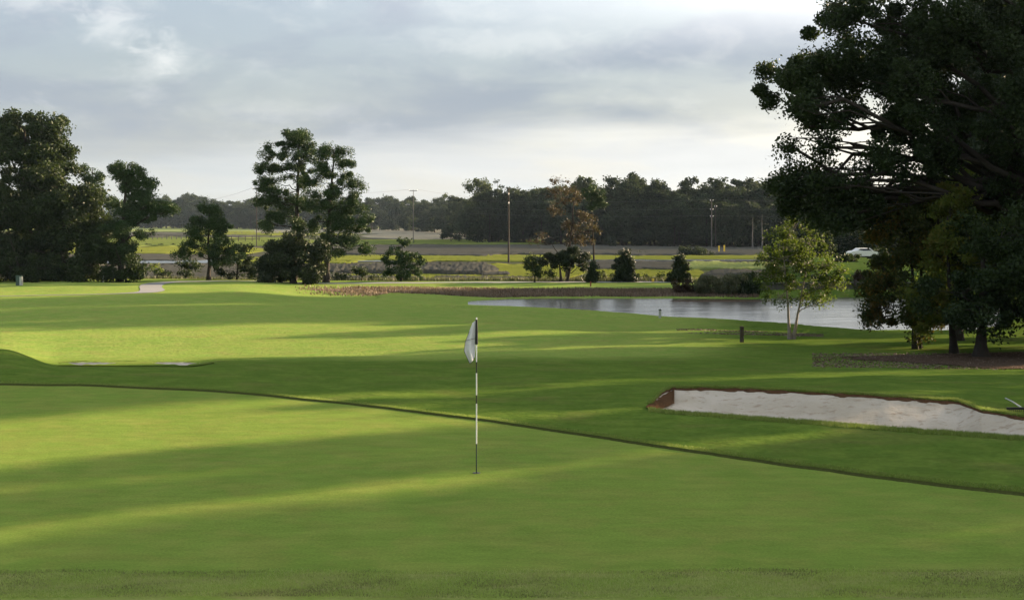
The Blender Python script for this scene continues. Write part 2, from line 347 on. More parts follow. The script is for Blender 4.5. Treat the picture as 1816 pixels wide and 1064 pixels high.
# ------------------------------------------------------------------ ground sheets
core = np.arange(-.44, .4401, .0018)
outr = np.concatenate([np.linspace(.45, 1.2, 60), np.linspace(1.25, 3.4, 40)])
U = np.concatenate([-outr[::-1], core, outr]); NU = len(U)
PXU = CX+F*U
def rows(a, b, n, power=1.0):
    t = np.linspace(0, 1, n)**power; return a[None]*(1-t[:, None])+b[None]*t[:, None]
one = np.ones(NU); dn, de = Dn(PXU), De(PXU)
R0 = np.vstack([rows(-60*one, 6*one, 16)[:-1], rows(6*one, dn, 90, .8)])
R1 = rows(dn+.04, de, 110)
R2 = np.vstack([(de+.05)[None]])
t = np.linspace(0, 1, 260)
R3 = np.exp(np.log(de+.05)[None]*(1-t[:, None])+math.log(60)*t[:, None])
R4 = rows(60*one, 140*one, 200)[1:]
def sheet(name, R, mat, off, kind='structure', zoff=None):
    X = U[None]*np.maximum(R, 6); Z = T(X, R)+off
    if zoff is not None: Z = Z+zoff
    V = np.stack([X, R, Z], -1).reshape(-1, 3)
    return tag(mesh(name, V, gridfaces(*R.shape), mat), kind=kind)
zo = np.zeros_like(R0)
sheet('front_rough', R0, M['rough'], LIP*.25)
sheet('putting_green', R1, M['green'], 0)
Rg = np.vstack([R3, R4]); PG = PXU[None]+0*Rg; nb_ = bnear(PG); fb_ = bfar(PG)
sheet('ground', Rg, M['fair'], LIP, zoff=np.where((Rg > nb_+.12) & (Rg < fb_-.07) & (PG > 1158) & (PG < 1985), -.3, 0))
# the cut edge round the green: thatch face between putting surface and taller turf
def ribbon(name, A, B, za, zb, mat, nmid=3):
    n = len(A); V = []
    for j in range(nmid+1):
        s_ = j/nmid; D = A*(1-s_)+B*s_; X = U*D; V.append(np.stack([X, D, za*(1-s_)+zb*s_+T(X, D)], 1))
    return tag(mesh(name, np.vstack(V), gridfaces(nmid+1, n), mat), kind='structure')
ribbon('green_collar', de, de+.05, -.01, LIP, M['thatch'])
ribbon('green_front_collar', dn, dn+.04, LIP*.25, 0, M['rough'])
# pond
wp = POND.copy(); c0 = wp.mean(0); 
mesh_w = []
gx = np.linspace(-6, 75, 60); gy = np.linspace(58, 110, 40)
XX, YY = np.meshgrid(gx, gy); tag(mesh('pond', np.stack([XX, YY, np.full(XX.shape, PONDZ)], -1).reshape(-1, 3), gridfaces(*XX.shape), M['water']), kind='structure')
# marsh flats to the horizon
MZ = -2.5
def _marsh(g):
    co = g.n('ShaderNodeNewGeometry').outputs['Position']
    mp = g.n('ShaderNodeMapping', Vector=co, Scale=(.25, 1, 1)).outputs[0]
    n = g.noise(mp, .06, 4, .5, .5); n2 = g.noise(mp, .6, 4)
    col = g.mix(g.sm(n, .42, .56), (.075, .075, .06), (.115, .13, .05)); col = g.mix(g.m('MULTIPLY', n2, .5), col, (.07, .065, .05))
    g.n('ShaderNodeOutputMaterial', Surface=g.n('ShaderNodeBsdfDiffuse', Color=col, Roughness=1).outputs[0])
M['marsh'] = pbr('marsh mud', _marsh)
tag(mesh('marsh_ground', [(-3500, 118, MZ), (3500, 118, MZ), (3500, 5000, MZ), (-3500, 5000, MZ)], [(0, 1, 2, 3)], M['marsh']), kind='structure')
def bedmat(name, c1, c2):
    def b(g):
        co = g.n('ShaderNodeNewGeometry').outputs['Position']; mp = g.n('ShaderNodeMapping', Vector=co, Scale=(.35, 1, 1)).outputs[0]
        n = g.noise(mp, .22, 5, .65); n2 = g.noise(co, 2.5, 4, .7)
        col = g.mix(g.sm(g.m('ADD', g.m('MULTIPLY', n, .7), g.m('MULTIPLY', n2, .3)), .35, .65), c1, c2)
        nb = g.n('ShaderNodeBump', Strength=.7, Distance=.2, Height=n2).outputs[0]
        g.n('ShaderNodeOutputMaterial', Surface=g.n('ShaderNodeBsdfDiffuse', Color=col, Normal=nb, Roughness=1).outputs[0])
    return pbr(name, b)
BM = {'y': bedmat('yellow marsh grass', (.15, .175, .03), (.22, .235, .045)), 'g': bedmat('green marsh grass', (.11, .15, .035), (.17, .20, .05)),
      'b': bedmat('brown marsh reeds', (.068, .068, .055), (.10, .098, .085)), 'p': bedmat('pale marsh reeds', (.20, .19, .15), (.27, .26, .20)),
      'l': bedmat('light green marsh grass', (.19, .24, .075), (.27, .30, .11))}
def bed(px0, px1, y0, y1, typ, h=.12, seed=0, name='marsh_grass'):
    """a bed of marsh grass seen between photo rows y0 (far) and y1 (near)"""
    Df = (ZC-MZ-h)*F/(y0-HY); Dn_ = (ZC-MZ-h)*F/(y1-HY); n = 160; m = 10
    s_ = np.linspace(0, 1, n); px = px0+(px1-px0)*s_
    e = np.clip(np.minimum(s_, 1-s_)/.08, 0, 1)**.5
    mid = (Df+Dn_)/2; span = Df-Dn_
    wob = fbm(s_*(px1-px0)/60, s_*0+seed, 4, 20+seed)
    near = mid-span/2*e+wob*span*.09*e; far = mid+span/2*e+fbm(s_*(px1-px0)/50, s_*0+seed+5, 4, 50+seed)*span*.09*e+.02
    R = [near-.05]; Z = [np.full(n, MZ-.02)]
    for j in range(m+1):
        f_ = j/m; R.append(near*(1-f_)+far*f_); Z.append(MZ+h*(1+.35*vnoise(px/3.0, np.full(n, j*1.7+seed), seed))*np.maximum(e, .3))
    R.append(far+.05); Z.append(np.full(n, MZ-.02))
    R = np.array(R); Z = np.array(Z); X = (px[None]-CX)/F*mid*(1)+0*R; X = (px[None]-CX)/F*R
    o = mesh(name, np.stack([X, R, Z], -1).reshape(-1, 3), gridfaces(*R.shape), BM[typ]); tag(o, kind='structure')
i_ = 0
for a in [(-300, 720, 402.5, 411, 'l', .1), (430, 860, 405, 414, 'p', .14), (60, 460, 412, 420, 'b', .1), (330, 640, 410, 417, 'y', .12), (-100, 560, 421, 436, 'g', .1),
          (600, 1000, 425, 433, 'g', .1), (640, 1340, 414, 424, 'p', .1), (-100, 470, 437, 450, 'y', .11), (560, 1500, 433.5, 452, 'b', .16), (560, 1020, 452.5, 462, 'y', .12),
          (1000, 1560, 453, 460, 'y', .09), (-200, 620, 450.5, 461, 'b', .1), (1020, 1560, 462.5, 476, 'b', .2), (560, 885, 466.5, 479, 'b', .45), (580, 1040, 468, 496, 'y', .08),
          (1040, 1250, 477, 495, 'y', .1), (1200, 1560, 464, 476, 'l', .3), (600, 760, 488, 500, 'b', .25), (760, 960, 489, 500, 'b', .16), (850, 905, 481, 486, 'b', .2),
          (-200, 460, 469, 500, 'b', .14), (440, 620, 470, 490, 'b', .2), (420, 640, 455, 466, 'y', .1), (1240, 1600, 477, 500, 'b', .25)]:
    i_ += 1; bed(*a, seed=i_)
tag(mesh('tidal_creek', [(*XY(-100, 205), MZ+.03), (*XY(425, 205), MZ+.03), (*XY(440, 186), MZ+.03), (*XY(-100, 186), MZ+.03)], [(0, 1, 2, 3)], M['water']), kind='structure')
tag(mesh('tidal_creek', [(*XY(590, 202), MZ+.06), (*XY(1560, 205), MZ+.06), (*XY(1560, 196), MZ+.06), (*XY(590, 192), MZ+.06)], [(0, 1, 2, 3)], M['water']), kind='structure')
# ------------------------------------------------------------------ cart path
def drape(name, pts, width, mat, off=.02, step=.4, wj=0):
    c = np.array([XY(a, b) for a, b in pts]); L = np.concatenate([[0], np.cumsum(np.linalg.norm(np.diff(c, axis=0), axis=1))])
    s_ = np.arange(0, L[-1], step); q = np.stack([np.interp(s_, L, c[:, i]) for i in (0, 1)], 1)
    kk = np.hanning(13); kk /= kk.sum(); q = np.stack([np.convolve(np.pad(q[:, i], 6, 'edge'), kk, 'valid') for i in (0, 1)], 1)
    d = np.gradient(q, axis=0); d /= np.linalg.norm(d, axis=1)[:, None]; nrm = np.stack([-d[:, 1], d[:, 0]], 1)
    w_ = np.interp(s_, L, width) if hasattr(width, '__len__') else np.full(len(s_), width)
    V = [];
    for f_ in np.linspace(-1, 1, 9):
        p_ = q+nrm*(w_/2)[:, None]*f_; V.append(np.stack([p_[:, 0], p_[:, 1], T(p_[:, 0], p_[:, 1])+LIP+off], 1))
    return tag(mesh(name, np.vstack(V), gridfaces(9, len(s_)), mat), kind='structure')
drape('cart_path', [(1230, 107), (900, 106), (600, 102.5), (420, 101), (330, 100.5), (290, 99), (272, 96), (266, 92), (272, 88), (262, 85.5), (215, 84), (120, 82.5), (0, 81.5), (-300, 80)],
      [1.3, 1.3, 1.4, 1.5, 1.6, 1.6, 1.5, 1.4, 1.5, 1.2, .5, .35, .3, .3], M['path'])
# ------------------------------------------------------------------ bunkers
def ruled(name, pxs, n_, f_, zfun, mat, m=24, kind='structure'):
    R = np.array([n_*(1-j/m)+f_*(j/m) for j in range(m+1)]); X = (pxs[None]-CX)/F*R
    Z = zfun(X, R); return tag(mesh(name, np.stack([X, R, Z], -1).reshape(-1, 3), gridfaces(*R.shape), mat), kind=kind)
bp = np.linspace(1156, 1986, 340); bn = bnear(bp); bf = bfar(bp)
def zs(X, R):
    return T(X, R)+LIP+.018+.012*fbm(X*2.2, R*2.2, 3, 4)
ruled('bunker_sand', bp, bn+.05, bf-.04, zs, M['sand'])
# bare soil face under the far turf lip
def lipface(px, A, B, ha, hb):
    m = 6; R_ = np.array([A*(1-j/m)+B*j/m for j in range(m+1)]); X = (px[None]-CX)/F*R_
    za = T(X[0], A)+LIP+ha; zb_ = T(X[-1], B)+LIP+hb; f_ = np.linspace(0, 1, m+1)[:, None]**.3
    Z = za[None]*(1-f_)+zb_[None]*f_+.012*vnoise(X*7, R_*7, 2)
    tag(mesh('bunker_lip', np.stack([X, R_, Z], -1).reshape(-1, 3), gridfaces(*R_.shape), M['soil']), kind='structure')
lipface(bp, bf-.035-.10*np.clip(.3+1.0*fbm(bp/18, bp*0, 3, 61), 0, 1), bf+.10+.03*vnoise(bp/14, bp*0, 31), .01, .03)
le = np.linspace(1146, 1196, 30)
lipface(le, np.interp(le, [1146, 1170, 1196], [26.1, 26.35, 28.2]), np.interp(le, [1146, 1170, 1196], [26.5, 28.4, 30.1]), .04, .02)
# far bunker just behind the left mound: only its lip and slivers of sand show
for a0, a1 in ((121, 207), (270, 354)):
    fp = np.linspace(a0, a1, 60); fe = np.clip(np.minimum(fp-a0, a1-fp)/22, 0.05, 1)
    ruled('far_bunker_sand', fp, 38.6-.55*fe+.3*vnoise(fp/11, fp*0, 7)*fe, 38.65+.25*fe+.2*vnoise(fp/7, fp*0, 3), lambda X, R: 3.55-R*np.interp((R-37.6)/1.3, [0, 1], [264, 257.2])/F, M['sand'], m=6)
ruled('far_bunker_lip', np.linspace(104, 380, 140), np.full(140, 38.75)+.3*vnoise(np.linspace(104, 380, 140)/9, np.zeros(140), 5), np.full(140, 39.6),
      lambda X, R: 3.55-R*(255.3+.7*vnoise(X*3, X*0, 4)+np.clip(np.abs(X/R*F+CX-240)-110, 0, 40)*.12)/F, M['soil'], m=4)
# mulch / leaf litter bed under the trees on the right
def blobpatch(name, poly, mat, off, amp=.5, seed=1):
    p_ = world_poly(poly); c = p_.mean(0); n = 160; t = np.linspace(0, len(p_), n, endpoint=False); i = t.astype(int) % len(p_); f_ = t-np.floor(t)
    q = p_[i]*(1-f_)[:, None]+p_[(i+1) % len(p_)]*f_[:, None]; q = q+amp*np.stack([fbm(t*1.7, t*0, 3, seed), fbm(t*1.7, t*0+9, 3, seed+7)], 1)
    R = np.array([c*(1-s_)+q*s_ for s_ in np.linspace(0, 1, 16)]); R = np.concatenate([R, R[:, :1]], 1)
    V = np.concatenate([R, (T(R[..., 0], R[..., 1])+LIP+off)[..., None]], -1).reshape(-1, 3)
    return tag(mesh(name, V, gridfaces(16, n+1), mat), kind='structure')
blobpatch('mulch_bed', [(1480, 43.5), (1560, 44.5), (1650, 45.5), (1816, 46), (2100, 46), (2200, 40), (1816, 38.8), (1680, 40.6), (1540, 42)], M['mulch'], .02, .35)
blobpatch('bank_soil', [(540, 96.5), (700, 94.5), (860, 94.2), (1050, 94.6), (1210, 94.4), (1330, 94), (1340, 97.5), (1100, 98.5), (800, 98.6), (620, 98.4)], M['banksoil'], .02, .4, 9)
# ------------------------------------------------------------------ foliage and trees
def leafmesh(C, size, aspect=.5, rng=None, up=None, fold=True):
    n = len(C); size = np.broadcast_to(size, (n,))*(.65+.7*rng.random(n))
    a = rng.normal(size=(n, 3)); 
    if up is not None: a = a*(1-up)+np.array([0, 0, 1.0])*up*1.6
    a /= np.linalg.norm(a, axis=1)[:, None]
    b = np.cross(a, rng.normal(size=(n, 3))); b /= np.linalg.norm(b, axis=1)[:, None]+1e-9
    a = a*size[:, None]*.5; b = b*(size*aspect)[:, None]*.5
    V = np.stack([C-a, C+b*1.0-a*.1, C+a, C-b*1.0-a*.1], 1).reshape(-1, 3)
    return V, np.arange(4*n).reshape(-1, 4)
def clumps(blobs, dens, leaf, aspect, cr, rng, flat=1.0, hollow=.45, maxn=10**9):
    """leaf centres gathered in sub-clumps spread through ellipsoid blobs"""
    out = []
    for (c, r) in blobs:
        r = np.array(r); area = pi*max(r[0], r[1])*r[2]; nl = int(dens*area/(leaf*leaf*aspect*.5*.5))
        ncl = max(3, int(1.9*(r[0]*r[1]*r[2])**(2/3)/(cr*cr)))
        d = rng.normal(size=(ncl, 3)); d /= np.linalg.norm(d, axis=1)[:, None]
        rr = hollow+(1.12-hollow)*rng.random(ncl)**.7
        cc = np.array(c)+d*r*rr[:, None]
        w_ = rng.random(ncl)+.35; w_ /= w_.sum(); idx = rng.choice(ncl, nl, p=w_)
        off = rng.normal(size=(nl, 3)); off /= np.linalg.norm(off, axis=1)[:, None]; off *= (rng.random(nl)**.55)[:, None]*cr*(.45+1.1*rng.random(ncl))[idx][:, None]
        st = rng.random(nl) < .10; off[st] *= rng.uniform(1.15, 1.5, (int(st.sum()), 1)); off[:, 2] *= flat
        out.append(cc[idx]+off)
    return np.vstack(out)
def limb(mb, a, b, r0, r1, rng, sag=.1, seg=6, n=8, wig=.04):
    a = np.array(a, float); b = np.array(b, float); L = np.linalg.norm(b-a); t = np.linspace(0, 1, n)[:, None]
    p_ = a*(1-t)+b*t; p_[:, 2] += np.sin(t[:, 0]*pi)*L*sag
    w_ = rng.normal(size=(n, 3))*L*wig; w_[0] = 0; w_[-1] = 0; p_ += w_
    mb.tube(p_, r0*(1-t[:, 0])+r1*t[:, 0], seg); return p_
def tree(name, label, cat, base, D, blobs, leaf=.16, aspect=.5, dens=3.0, cr=.5, flat=.8, mat='mixleaf', bark='bark', tr=.15, top=None, group=None,
         seed=1, trunks=None, up=None, twigs=4, deep=.85, hollow=.4, limbs_from=.25, crown='crown', flare=1.6, zb=None, grow=(1, 1), sat=2):
    """blobs: (px, py, rx, ry[, depth offset, depth radius]) in photo pixels at depth D; built at true size round the trunk"""
    rng = np.random.default_rng(seed); bx = XY(base, D)
    z0 = (float(G(bx[0], bx[1])) if zb is None else zb)-.03
    root = empty(name, (bx[0], bx[1], z0), label, cat, group); off = np.array([bx[0], bx[1], z0])
    bl = []
    for b in blobs:
        dd = b[4] if len(b) > 4 else 0; c = P(b[0], b[1], D); c[1] += dd; c[0] *= (D+dd)/D; c[2] = ZC-(b[1]-HY)/F*(D+dd)
        k_ = (D+dd)/F; ry = b[5] if len(b) > 5 else b[2]*k_*deep
        bl.append((c-off, (b[2]*k_*grow[0], ry, b[3]*k_*grow[1])))
    if sat:
        ex = []
        for (c, r) in bl:
            for _ in range(sat):
                d = rng.normal(size=3); d /= np.linalg.norm(d); q_ = rng.uniform(.38, .62); ex.append((c+d*np.array(r)*rng.uniform(.7, 1.05), tuple(np.array(r)*q_)))
        bl0 = bl; allb = [(c, tuple(np.array(r)*.88)) for c, r in bl]+ex
    else: bl0 = allb = bl
    C = clumps(allb, dens, leaf, aspect, cr, rng, flat, hollow); C = C[C[:, 2] > .03]
    V, Q = leafmesh(C, leaf, aspect, rng, up)
    mb = MB()
    if top is None:
        zt = max(c[2]+.3*r[2] for c, r in bl); cx_ = np.mean([c[0] for c, r in bl]); tp = np.array([cx_*.6, 0, zt])
    else: tp = P(top[0], top[1], D)-off
    stems = trunks or [((base, 0), top)]
    paths = []
    for (b0, t0) in stems:
        st = np.array([(b0[0]-base)/F*D, b0[1], 0.0]); te = tp if t0 is None else P(t0[0], t0[1], D)-off
        n = 12; t = np.linspace(0, 1, n); p_ = st[None]*(1-t[:, None])+te[None]*t[:, None]
        w_ = rng.normal(size=(n, 3))*np.linalg.norm(te)*.008; w_[0] = 0; p_ += np.cumsum(w_, 0)*.5
        rad = tr*(1-t*.8)*(1+(flare-1)*np.exp(-t*14)); mb.tube(p_, rad, 10); paths.append((p_, rad))
    for (c, r) in bl:
        c = np.array(c); k_ = min(range(len(paths)), key=lambda i: np.linalg.norm(paths[i][0][-1][:2]-c[:2])); p_, rad = paths[k_]
        hz = np.clip(c[2]-.5*np.linalg.norm(c[:2]-p_[0][:2])-.2*r[2], limbs_from*p_[-1][2], p_[-1][2]*.97); j = int(np.clip(np.searchsorted(p_[:, 2], hz), 1, len(p_)-1))
        q = limb(mb, p_[j], c, rad[j]*.42, max(.012, rad[j]*.14), rng, .04)
        for _ in range(twigs):
            d = rng.normal(size=3); d /= np.linalg.norm(d); d[2] = abs(d[2])*.7
            limb(mb, q[rng.integers(4, 8)], c+d*np.array(r)*.85, max(.012, rad[j]*.12), .008, rng, .03, 4, 5)
    mb.build('trunk', M[bark], root)
    mesh(crown, V, Q, M[mat], root, smooth=False)
    return root
def copytree(root, loc, rz=0, sc=(1, 1, 1), label=None, group=None):
    r = root.copy(); COL.objects.link(r); r.location = loc; r.rotation_euler = (0, 0, rz); r.scale = sc
    if label: r['label'] = label
    if group: r['group'] = group
    for ch in root.children:
        c = ch.copy(); COL.objects.link(c); c.parent = r
    return r
# ------------------------------------------------------------------ near right: spreading oak, its neighbours
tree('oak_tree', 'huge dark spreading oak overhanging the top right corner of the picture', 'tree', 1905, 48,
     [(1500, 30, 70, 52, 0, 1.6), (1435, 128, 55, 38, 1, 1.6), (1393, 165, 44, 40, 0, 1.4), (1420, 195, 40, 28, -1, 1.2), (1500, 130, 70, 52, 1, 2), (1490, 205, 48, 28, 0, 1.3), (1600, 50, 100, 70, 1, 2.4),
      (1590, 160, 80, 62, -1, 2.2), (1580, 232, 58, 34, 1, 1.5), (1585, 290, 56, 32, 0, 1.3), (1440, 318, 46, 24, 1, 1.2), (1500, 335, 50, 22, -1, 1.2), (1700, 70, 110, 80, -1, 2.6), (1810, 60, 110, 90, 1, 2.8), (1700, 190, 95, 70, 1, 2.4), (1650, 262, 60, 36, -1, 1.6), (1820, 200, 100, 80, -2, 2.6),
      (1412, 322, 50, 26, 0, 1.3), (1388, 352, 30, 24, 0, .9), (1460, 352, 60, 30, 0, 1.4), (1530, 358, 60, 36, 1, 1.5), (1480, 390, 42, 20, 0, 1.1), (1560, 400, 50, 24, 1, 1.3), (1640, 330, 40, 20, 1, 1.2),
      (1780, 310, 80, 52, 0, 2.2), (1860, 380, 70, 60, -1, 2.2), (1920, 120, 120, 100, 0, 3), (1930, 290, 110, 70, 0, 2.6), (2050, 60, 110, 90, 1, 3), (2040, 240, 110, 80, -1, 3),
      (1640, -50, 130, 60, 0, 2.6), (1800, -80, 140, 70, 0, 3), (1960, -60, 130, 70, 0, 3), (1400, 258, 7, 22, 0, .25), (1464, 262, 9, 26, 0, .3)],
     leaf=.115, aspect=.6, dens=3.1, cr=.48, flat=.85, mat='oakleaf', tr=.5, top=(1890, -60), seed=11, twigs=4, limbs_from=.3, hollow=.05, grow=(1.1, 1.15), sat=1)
tree('shade_tree', 'dark wide tree with a stout flared trunk on the leaf litter, rightmost trunk seen', 'tree', 1740, 44.3,
     [(1755, 480, 60, 55, 0, 2), (1800, 520, 80, 60, 0, 2.2), (1700, 520, 60, 45, 0, 1.6), (1770, 560, 80, 26, 0, 1.8), (1840, 555, 60, 28, 0, 1.8), (1730, 430, 36, 40, 1, 1.2), (1790, 420, 80, 60, 0, 2), (1730, 556, 60, 22, -1, 1.2), (1850, 470, 70, 70, 0, 2), (1880, 530, 60, 40, 0, 2)],
     leaf=.13, dens=2.2, cr=.45, flat=.8, mat='mixleaf', tr=.16, top=(1745, 400), seed=12, flare=1.9, twigs=5, sat=0)
tree('shade_tree', 'slim dark trunk with low drooping foliage, between the twin trunks and the stout trunk', 'tree', 1692, 46,
     [(1680, 552, 58, 24, 0, 1.4), (1660, 520, 55, 40, 0, 1.5), (1700, 470, 50, 40, 0, 1.5), (1640, 556, 45, 20, 0, 1.1), (1675, 395, 40, 40, 1, 1.3), (1660, 450, 36, 34, 0, 1.1), (1690, 345, 26, 26, 1, 1)],
     leaf=.13, dens=2.0, cr=.38, flat=.6, mat='oliveleaf', tr=.11, top=(1690, 380), seed=13, twigs=5, sat=1)
tree('cypress_tree', 'twin trunked cypress with rust orange tinged foliage beside the pond', 'tree', 1627, 48.5,
     [(1600, 555, 62, 34, 0, 1.5), (1570, 520, 42, 36, 0, 1.2), (1640, 540, 45, 40, 0, 1.3), (1600, 480, 52, 40, 0, 1.4), (1640, 450, 42, 42, 0, 1.3), (1585, 430, 40, 36, 0, 1.1), (1615, 385, 38, 36, 0, 1.1), (1640, 350, 28, 30, 0, .9), (1552, 545, 24, 24, 0, .7), (1548, 570, 18, 14, 0, .6), (1545, 510, 18, 20, 0, .6), (1560, 480, 26, 26, 0, .8), (1650, 558, 35, 18, 0, 1)],
     leaf=.12, dens=1.7, cr=.34, flat=.7, mat='cypleaf', tr=.08, seed=14, top=(1622, 350), trunks=[((1621, -.15), (1615, 360)), ((1633, .25), (1640, 370))], twigs=5)
tree('lime_green_tree', 'tall yellow green backlit tree glowing behind the dark oak limb', 'tree', 1700, 54,
     [(1685, 320, 36, 34, 0, 1.6), (1665, 365, 42, 34, 0, 1.6), (1700, 400, 50, 38, 0, 1.8), (1660, 440, 40, 34, 0, 1.5), (1670, 280, 24, 26, 0, 1.2), (1640, 400, 30, 26, 0, 1.3), (1720, 340, 34, 34, 0, 1.4), (1745, 440, 50, 40, 0, 1.8), (1690, 490, 42, 28, 0, 1.6)],
     leaf=.17, dens=1.5, cr=.45, flat=.9, mat='limeleaf', tr=.15, seed=15, top=(1690, 270))
tree('young_tree', 'young light green tree with two pale slender trunks in front of the pond', 'tree', 1404, 55,
     [(1400, 420, 26, 26, 0, .6), (1405, 445, 34, 22, 0, .7), (1440, 430, 30, 20, 0, .6), (1385, 460, 40, 28, 0, .8), (1430, 470, 46, 30, 0, .9), (1470, 470, 26, 22, 0, .6), (1360, 490, 28, 22, 0, .6), (1400, 500, 52, 28, 0, 1), (1450, 510, 42, 26, 0, .9), (1378, 526, 30, 14, 0, .7), (1425, 532, 36, 12, 0, .7), (1475, 505, 24, 22, 0, .6), (1350, 458, 18, 12, 0, .4), (1412, 398, 22, 14, 0, .5), (1385, 415, 18, 14, 0, .5), (1430, 405, 18, 12, 0, .5), (1460, 535, 22, 10, 0, .5), (1492, 485, 10, 16, 0, .4)],
     leaf=.09, dens=.55, cr=.26, flat=.8, mat='birchleaf', bark='palebark', tr=.055, seed=16, top=(1405, 400), trunks=[((1401, 0), (1388, 430)), ((1407, .05), (1442, 430))], twigs=6, hollow=.1, flare=2)
# trees standing outside the frame on the right, towards the sun
for i, (s_, t_, h, w_, mt) in enumerate([(8.4, 37, 13, 4.7, 'oakleaf'), (14.9, 44, 15, 2.5, 'mixleaf'), (18.0, 46, 14.5, 1.3, 'oakleaf'), (12.6, 50, 12.8, 2.1, 'mixleaf'), (1, 42, 14, 5.2, 'oakleaf'), (-6, 34, 12, 4.8, 'mixleaf'), (-12, 38, 12, 5, 'oakleaf'),
                                     (29.8, 53, 19.5, 5.6, 'oakleaf'), (36.4, 51, 13.5, 4.4, 'mixleaf'), (23.3, 43, 8.4, 3.2, 'mixleaf'), (19.95, 47, 13.5, 1.0, 'mixleaf'),
                                     (43.5, 56, 8.5, 3.6, 'oakleaf'), (49.5, 67, 11, 4, 'mixleaf'), (55, 71, 11.5, 4, 'oakleaf')]):
    x, y = t_*math.sin(SAZ)-s_*math.cos(SAZ), t_*math.cos(SAZ)+s_*math.sin(SAZ)
    px = CX+F*x/y; k_ = F/y; zb_ = float(G(x, y)); yb = HY+(ZC-zb_)*k_
    rr = random.Random(i+3); bl = [(px+rr.uniform(-.55, .55)*w_*k_, yb-k_*h*rr.uniform(.32, .88), w_*.5*k_, h*.16*k_, rr.uniform(-.5, .5)*w_, w_*.5) for _ in range(9)]+[(px, yb-h*.88*k_, w_*.45*k_, h*.13*k_, 0, w_*.45), (px, yb-h*.22*k_, w_*.7*k_, h*.12*k_, 0, w_*.6), (px, yb-h*.5*k_, w_*.8*k_, h*.22*k_, 0, w_*.8), (px, yb-h*.76*k_, w_*.72*k_, h*.2*k_, 0, w_*.72)]
    tree('shade_tree', ['broad', 'narrow', 'spindly', 'thin', 'large', 'rounded', 'spreading', 'dense', 'upright', 'short bushy', 'slender', 'low domed', 'pond side', 'pond corner'][i]+' leafy tree outside the right edge of the picture', 'tree', px, y, bl, leaf=.28, dens=1.5, cr=.6, mat=mt, tr=.25, seed=40+i, top=(px, yb-h*.85*k_), twigs=2)
# ------------------------------------------------------------------ pines and bushes beyond the fairway (left and middle)
GL = 'dark trees of the left hand clump'
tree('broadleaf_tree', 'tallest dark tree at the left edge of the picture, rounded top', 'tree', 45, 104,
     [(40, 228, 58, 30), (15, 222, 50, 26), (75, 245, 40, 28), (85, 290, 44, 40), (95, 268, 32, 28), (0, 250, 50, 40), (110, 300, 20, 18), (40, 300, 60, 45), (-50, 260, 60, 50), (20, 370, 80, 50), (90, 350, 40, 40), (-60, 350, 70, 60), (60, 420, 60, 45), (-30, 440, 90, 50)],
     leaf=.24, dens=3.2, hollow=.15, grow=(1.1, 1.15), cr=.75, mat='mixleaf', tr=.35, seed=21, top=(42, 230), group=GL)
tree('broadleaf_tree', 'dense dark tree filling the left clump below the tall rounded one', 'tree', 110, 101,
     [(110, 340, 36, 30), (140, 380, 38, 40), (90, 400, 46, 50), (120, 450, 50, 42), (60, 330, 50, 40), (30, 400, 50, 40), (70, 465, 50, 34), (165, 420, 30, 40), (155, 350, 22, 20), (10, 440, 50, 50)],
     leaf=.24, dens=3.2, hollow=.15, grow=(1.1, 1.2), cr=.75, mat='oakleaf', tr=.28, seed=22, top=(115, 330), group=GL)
tree('pine_tree', 'thin small topped pine poking up between the left clump and the crooked pine', 'tree', 168, 105,
     [(158, 306, 14, 10), (170, 318, 18, 12), (165, 345, 20, 16), (185, 365, 22, 20), (180, 400, 26, 26)], leaf=.22, aspect=.3, dens=2.6, cr=.42, flat=.8, mat='pineleaf', tr=.13, grow=(1.1, 1.2), seed=23, top=(163, 300), group=GL)
tree('pine_tree', 'crooked pine at the right end of the left clump with a limb reaching right', 'tree', 212, 100,
     [(222, 298, 26, 17), (205, 308, 18, 14), (240, 312, 20, 14), (228, 330, 26, 14), (262, 330, 18, 12), (250, 345, 24, 12), (275, 362, 26, 12), (298, 374, 18, 10), (240, 372, 30, 15), (215, 400, 34, 22), (265, 385, 22, 10), (200, 440, 36, 28), (255, 415, 18, 6), (225, 440, 24, 18)],
     leaf=.2, aspect=.28, dens=2.8, cr=.42, flat=.8, mat='pineleaf', tr=.2, grow=(1.1, 1.2), seed=24, top=(226, 290), group=GL, hollow=0)
tree('shrub', 'dark undergrowth bush below the crooked pine of the left clump', 'shrub', 225, 99, [(215, 470, 34, 26), (180, 465, 34, 34), (140, 470, 36, 32), (160, 440, 34, 22), (240, 480, 14, 16)], leaf=.2, dens=3.0, cr=.5, mat='mixleaf', tr=.07, seed=25, group=GL)
tree('shrub', 'dark undergrowth bush at the far left edge, behind the utility box', 'shrub', 40, 98, [(30, 470, 50, 28), (-20, 460, 50, 38), (80, 478, 40, 20), (-80, 440, 60, 60)], leaf=.2, dens=3.0, cr=.5, mat='oakleaf', tr=.08, seed=26, group=GL)
for i, (px, D) in enumerate([(-170, 103), (-300, 108)]):
    tree('broadleaf_tree', ['dark tree just outside the left edge of the picture', 'farther dark tree well outside the left edge'][i], 'tree', px, D, [(px, 260, 70, 40), (px-30, 340, 80, 60), (px+30, 420, 80, 60)], leaf=.34, dens=1.6, cr=.8, mat='mixleaf', tr=.3, seed=30+i, top=(px, 250), group=GL)
